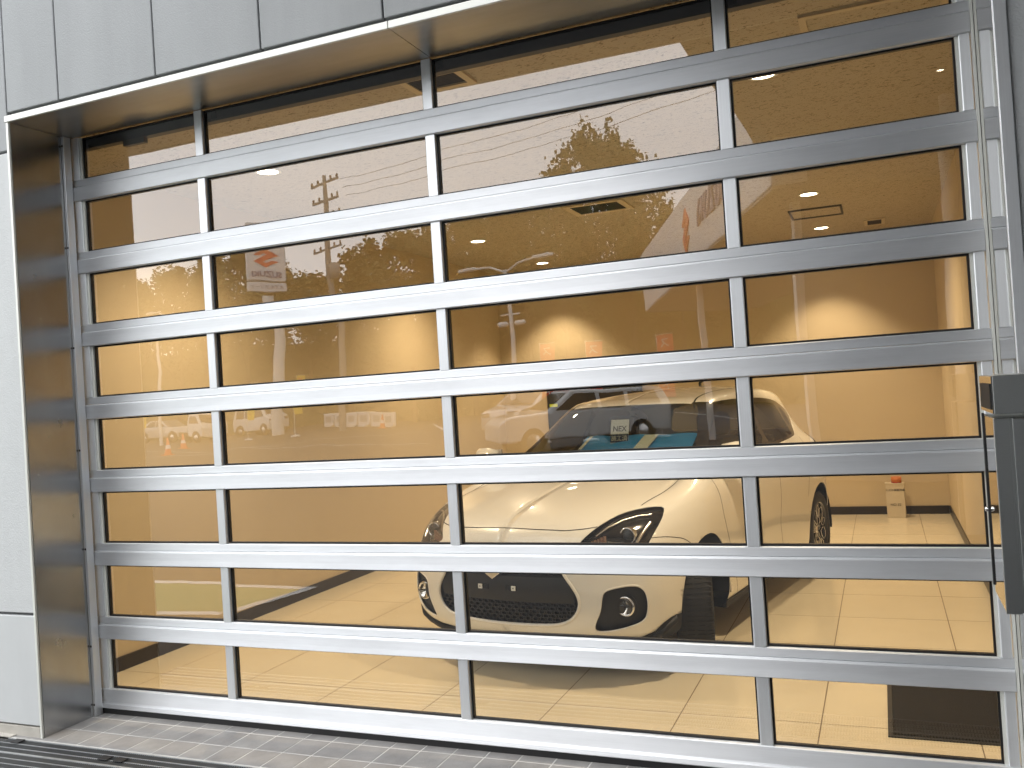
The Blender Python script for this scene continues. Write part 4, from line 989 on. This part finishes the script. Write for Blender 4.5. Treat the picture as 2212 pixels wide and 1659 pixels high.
# kei truck
t, hf = vehicle('parked_truck', 'small white flatbed truck with its cab beside the kei van', -35.2, -40.5, .1, 3.4, 1.46, [(.45,.35),(.45,1.1),(.5,1.75),(.65,1.8),(1.2,1.8),(1.62,1.1),(1.7,.9),(1.68,.35)],
    [[(.6,1.12),(.62,1.6),(1.12,1.6),(1.42,1.12)]], M_vanw, (-1.0, 1.15), 'truck')
box('flatbed', (-1.7, -.72, .60), (.42, .72, .68), M_vanw, t)
for a, b in (((-1.7, -.72, .681), (.42, -.69, .95)), ((-1.7, .69, .681), (.42, .72, .95)), ((-1.7, -.689, .681), (-1.67, .689, .95))): box('side_board', a, b, M_vanw, t)
screen(t, [(1.58, -.60, 1.2), (1.58, .60, 1.2), (1.3, .55, 1.68), (1.3, -.55, 1.68)])
# silver saloon
t, hf = vehicle('parked_saloon', 'pale saloon at the far left of the forecourt', -39.0, -42.5, .15, 4.4, 1.7, [(-2.15,.3),(-2.2,.85),(-1.6,.98),(-1.0,1.40),(.2,1.42),(.95,.98),(1.9,.85),(2.15,.7),(2.15,.3)],
    [[(-1.25,1.02),(-.85,1.33),(-.35,1.36),(-.35,1.02)],[(-.27,1.02),(-.27,1.36),(.15,1.35),(.72,1.02)]], M_vans, (-1.35, 1.35))
for s in (-.6, .6): MB().box((-2.22, s-.18, .72), (-2.15, s+.18, .86)).build('tail_lamp', M_red, t, .01)
# white off-roader and silver estate close behind the camera's left
t, hf = vehicle('parked_estate', 'white estate car with dark windows parked by the red banners', -3.4, -17.8, PI-.65, 4.4, 1.7, [(-2.15,.3),(-2.2,.9),(-2.0,1.36),(-1.7,1.44),(.3,1.44),(1.0,.95),(1.95,.85),(2.15,.7),(2.15,.3)],
    [[(-1.9,.98),(-1.78,1.32),(-1.1,1.35),(-1.1,.98)],[(-1.0,.98),(-1.0,1.35),(-.4,1.36),(-.4,.98)],[(-.3,.98),(-.3,1.36),(.22,1.35),(.78,.98)]], M_vanw, (-1.35, 1.35))
screen(t, [(.98, -.68, .99), (.98, .68, .99), (.42, .62, 1.37), (.42, -.62, 1.37)])
t, hf = vehicle('parked_minicar', 'pale compact car parked nose out left of the white estate', -7.2, -24.5, PI/2+.25, 3.6, 1.6, [(-1.75,.3),(-1.78,.9),(-1.5,1.38),(-1.2,1.44),(.1,1.44),(.85,.98),(1.6,.86),(1.78,.7),(1.78,.3)],
    [[(-1.2,.98),(-1.05,1.34),(-.5,1.36),(-.5,.98)],[(-.4,.98),(-.4,1.36),(.02,1.35),(.6,.98)]], M_vans, (-1.15, 1.15))
screen(t, [(.84, -.64, 1.02), (.84, .64, 1.02), (.22, .58, 1.37), (.22, -.58, 1.37)])
for s in (-.55, .55): MB().box((1.72, s-.18, .68), (1.79, s+.18, .82)).build('headlamp', M_chrome, t, .01)
# low white road barriers
for k in range(6):
    t = thing('road_barrier', 'white plastic road barrier, %s from the pylon post' % ORD[k], 'barrier', (-26.6+.95*k, -41.5+.25*k, 0), .25, 'white barriers in a row')
    box('body', (-.42, -.12, .06), (.42, .12, .78), M_signw, t, .04); box('recess', (-.25, .121, .25), (.25, .128, .6), M_vans, t); box('foot', (-.3, -.2, 0), (.3, .2, .06), M_signw, t)

# painted lines and green bay
def strip(name, a, b, wv, m, z=-.008):
    a, b = Vector((*a, 0)), Vector((*b, 0)); d = (b-a).normalized(); p = Vector((-d.y, d.x, 0))*wv/2
    return tag(MB().add([(v.x, v.y, z) for v in (a-p, b-p, b+p, a+p)], [(0, 1, 2, 3)]).build(name, m), kind='structure')
strip('road_marking', (-16, -16.6), (2, -10.5), .12, M_linew); strip('road_marking', (-24, -24), (-14, -33), .15, M_linew)
strip('road_marking', (-30, -30), (-10, -22.5), .12, M_linew)
for k in range(5): strip('road_marking', (-21+3*k, -44), (-13+3*k, -30), .12, M_linew)
strip('road_marking', (-11, -12), (-4.5, -13.4), .12, M_linew)
gb = MB().add([(-6, -2.85, -.008), (-.84, -2.83, -.008), (-.95, -1.95, -.008), (-6, -1.55, -.008)], [(0, 1, 2, 3)]).build('green_bay', M_green); tag(gb, kind='structure')
strip('road_marking', (-6, -2.9), (-.75, -2.88), .10, M_linew, -.006); strip('road_marking', (-.80, -2.83), (-.92, -1.92), .10, M_linew, -.006); strip('road_marking', (-.9, -1.90), (-6, -1.5), .10, M_linew, -.006)

# trees
def leafmesh(seed, m, n=3600, spread=1.0, pointy=False):
    rnd = random.Random(seed); vs, fs = [], []
    lobes = [(Vector((rnd.uniform(-.62, .62), rnd.uniform(-.62, .62), rnd.uniform(-.5, .8))), rnd.uniform(.22, .42)) for _ in range(16)]
    lobes += [(Vector((rnd.uniform(-.35, .35), rnd.uniform(-.35, .35), rnd.uniform(.7, 1.05))), rnd.uniform(.12, .22)) for _ in range(6)]
    for k in range(n):
        c, r = lobes[k % len(lobes)]
        d = Vector((rnd.gauss(0, 1), rnd.gauss(0, 1), rnd.gauss(0, 1))).normalized()*r*rnd.uniform(.2, 1.2)
        p = c + d; s = rnd.uniform(.024, .055)
        q = Matrix.Rotation(rnd.uniform(0, 6.28), 3, 'Z') @ Matrix.Rotation(rnd.uniform(-1.2, 1.2), 3, 'X')
        i = len(vs)
        for u, v in ((-1, -.5), (1, -.4), (.8, .6), (-.6, .8)): vs.append(p + q @ Vector((u*s, v*s, rnd.uniform(-.2, .2)*s)))
        fs.append((i, i+1, i+2, i+3))
    me = bpy.data.meshes.new('crown'); me.from_pydata(vs, [], fs); me.materials.append(m); return me
crowns = [leafmesh(k, M_leaf if k % 2 else M_leaf2) for k in range(4)]
TREES = []
def tree(x, y, h, wv, k, label):
    t = thing('tree', label, 'tree', (x, y, 0), random.uniform(0, 6), 'trees beyond the road')
    tr = MB().tube([(0, 0, 0), (.1, 0, h*.3), (-.05, .1, h*.55), (0, 0, h*.86)], .2, 8, r2=.04)
    for q in range(7):
        a = q*2.4; z = h*(.35+.07*q); tr.tube([(0, 0, z), (wv*.35*math.cos(a), wv*.35*math.sin(a), z+h*.14), (wv*.55*math.cos(a), wv*.55*math.sin(a), z+h*.24)], .07, 5, r2=.02)
    tr.build('trunk', M_trunk, t)
    inst('crown', crowns[k % 4], t, (0, 0, h*.60), (0, 0, k), (wv*.62, wv*.62, h*.40))
skyl = [(250,610),(300,622),(345,606),(390,590),(430,572),(470,560),(505,556),(545,590),(590,580),(640,602),(690,600),(735,588),(775,548),(820,535),(865,520),(910,508),(950,500),(990,488),(1030,478),(1070,462),(1110,452),(1150,430),(1190,385),(1235,300),(1285,292),(1330,325),(1365,400),(1405,470),(1445,478),(1490,500),(1540,520),(1600,540),(1700,540)]
Cw = Vector((3.847, -3.4995, 1.5141)); Ff, Rr, Uu = fw, rt2, up2; fpx = 1942.33
names_ = ['broad', 'ragged', 'dense', 'loose']
for k, (px, py) in enumerate(skyl):
    d = Ff + Rr*((px-1106)/fpx) - Uu*((py-829.5)/fpx); dep = 46 + (k*37 % 11)*1.1
    tt = (dep)/d.y*1.0; P = Cw + d*((dep - Cw.y)/d.y); 
    h = P.z/1.02; wv = 5.2 if px < 1180 or px > 1380 else 4.2
    tree(P.x, -P.y, max(h, 4), wv, k, '%s-crowned tree, %s from the left end of the tree row' % (names_[k % 4], ORD[k]))
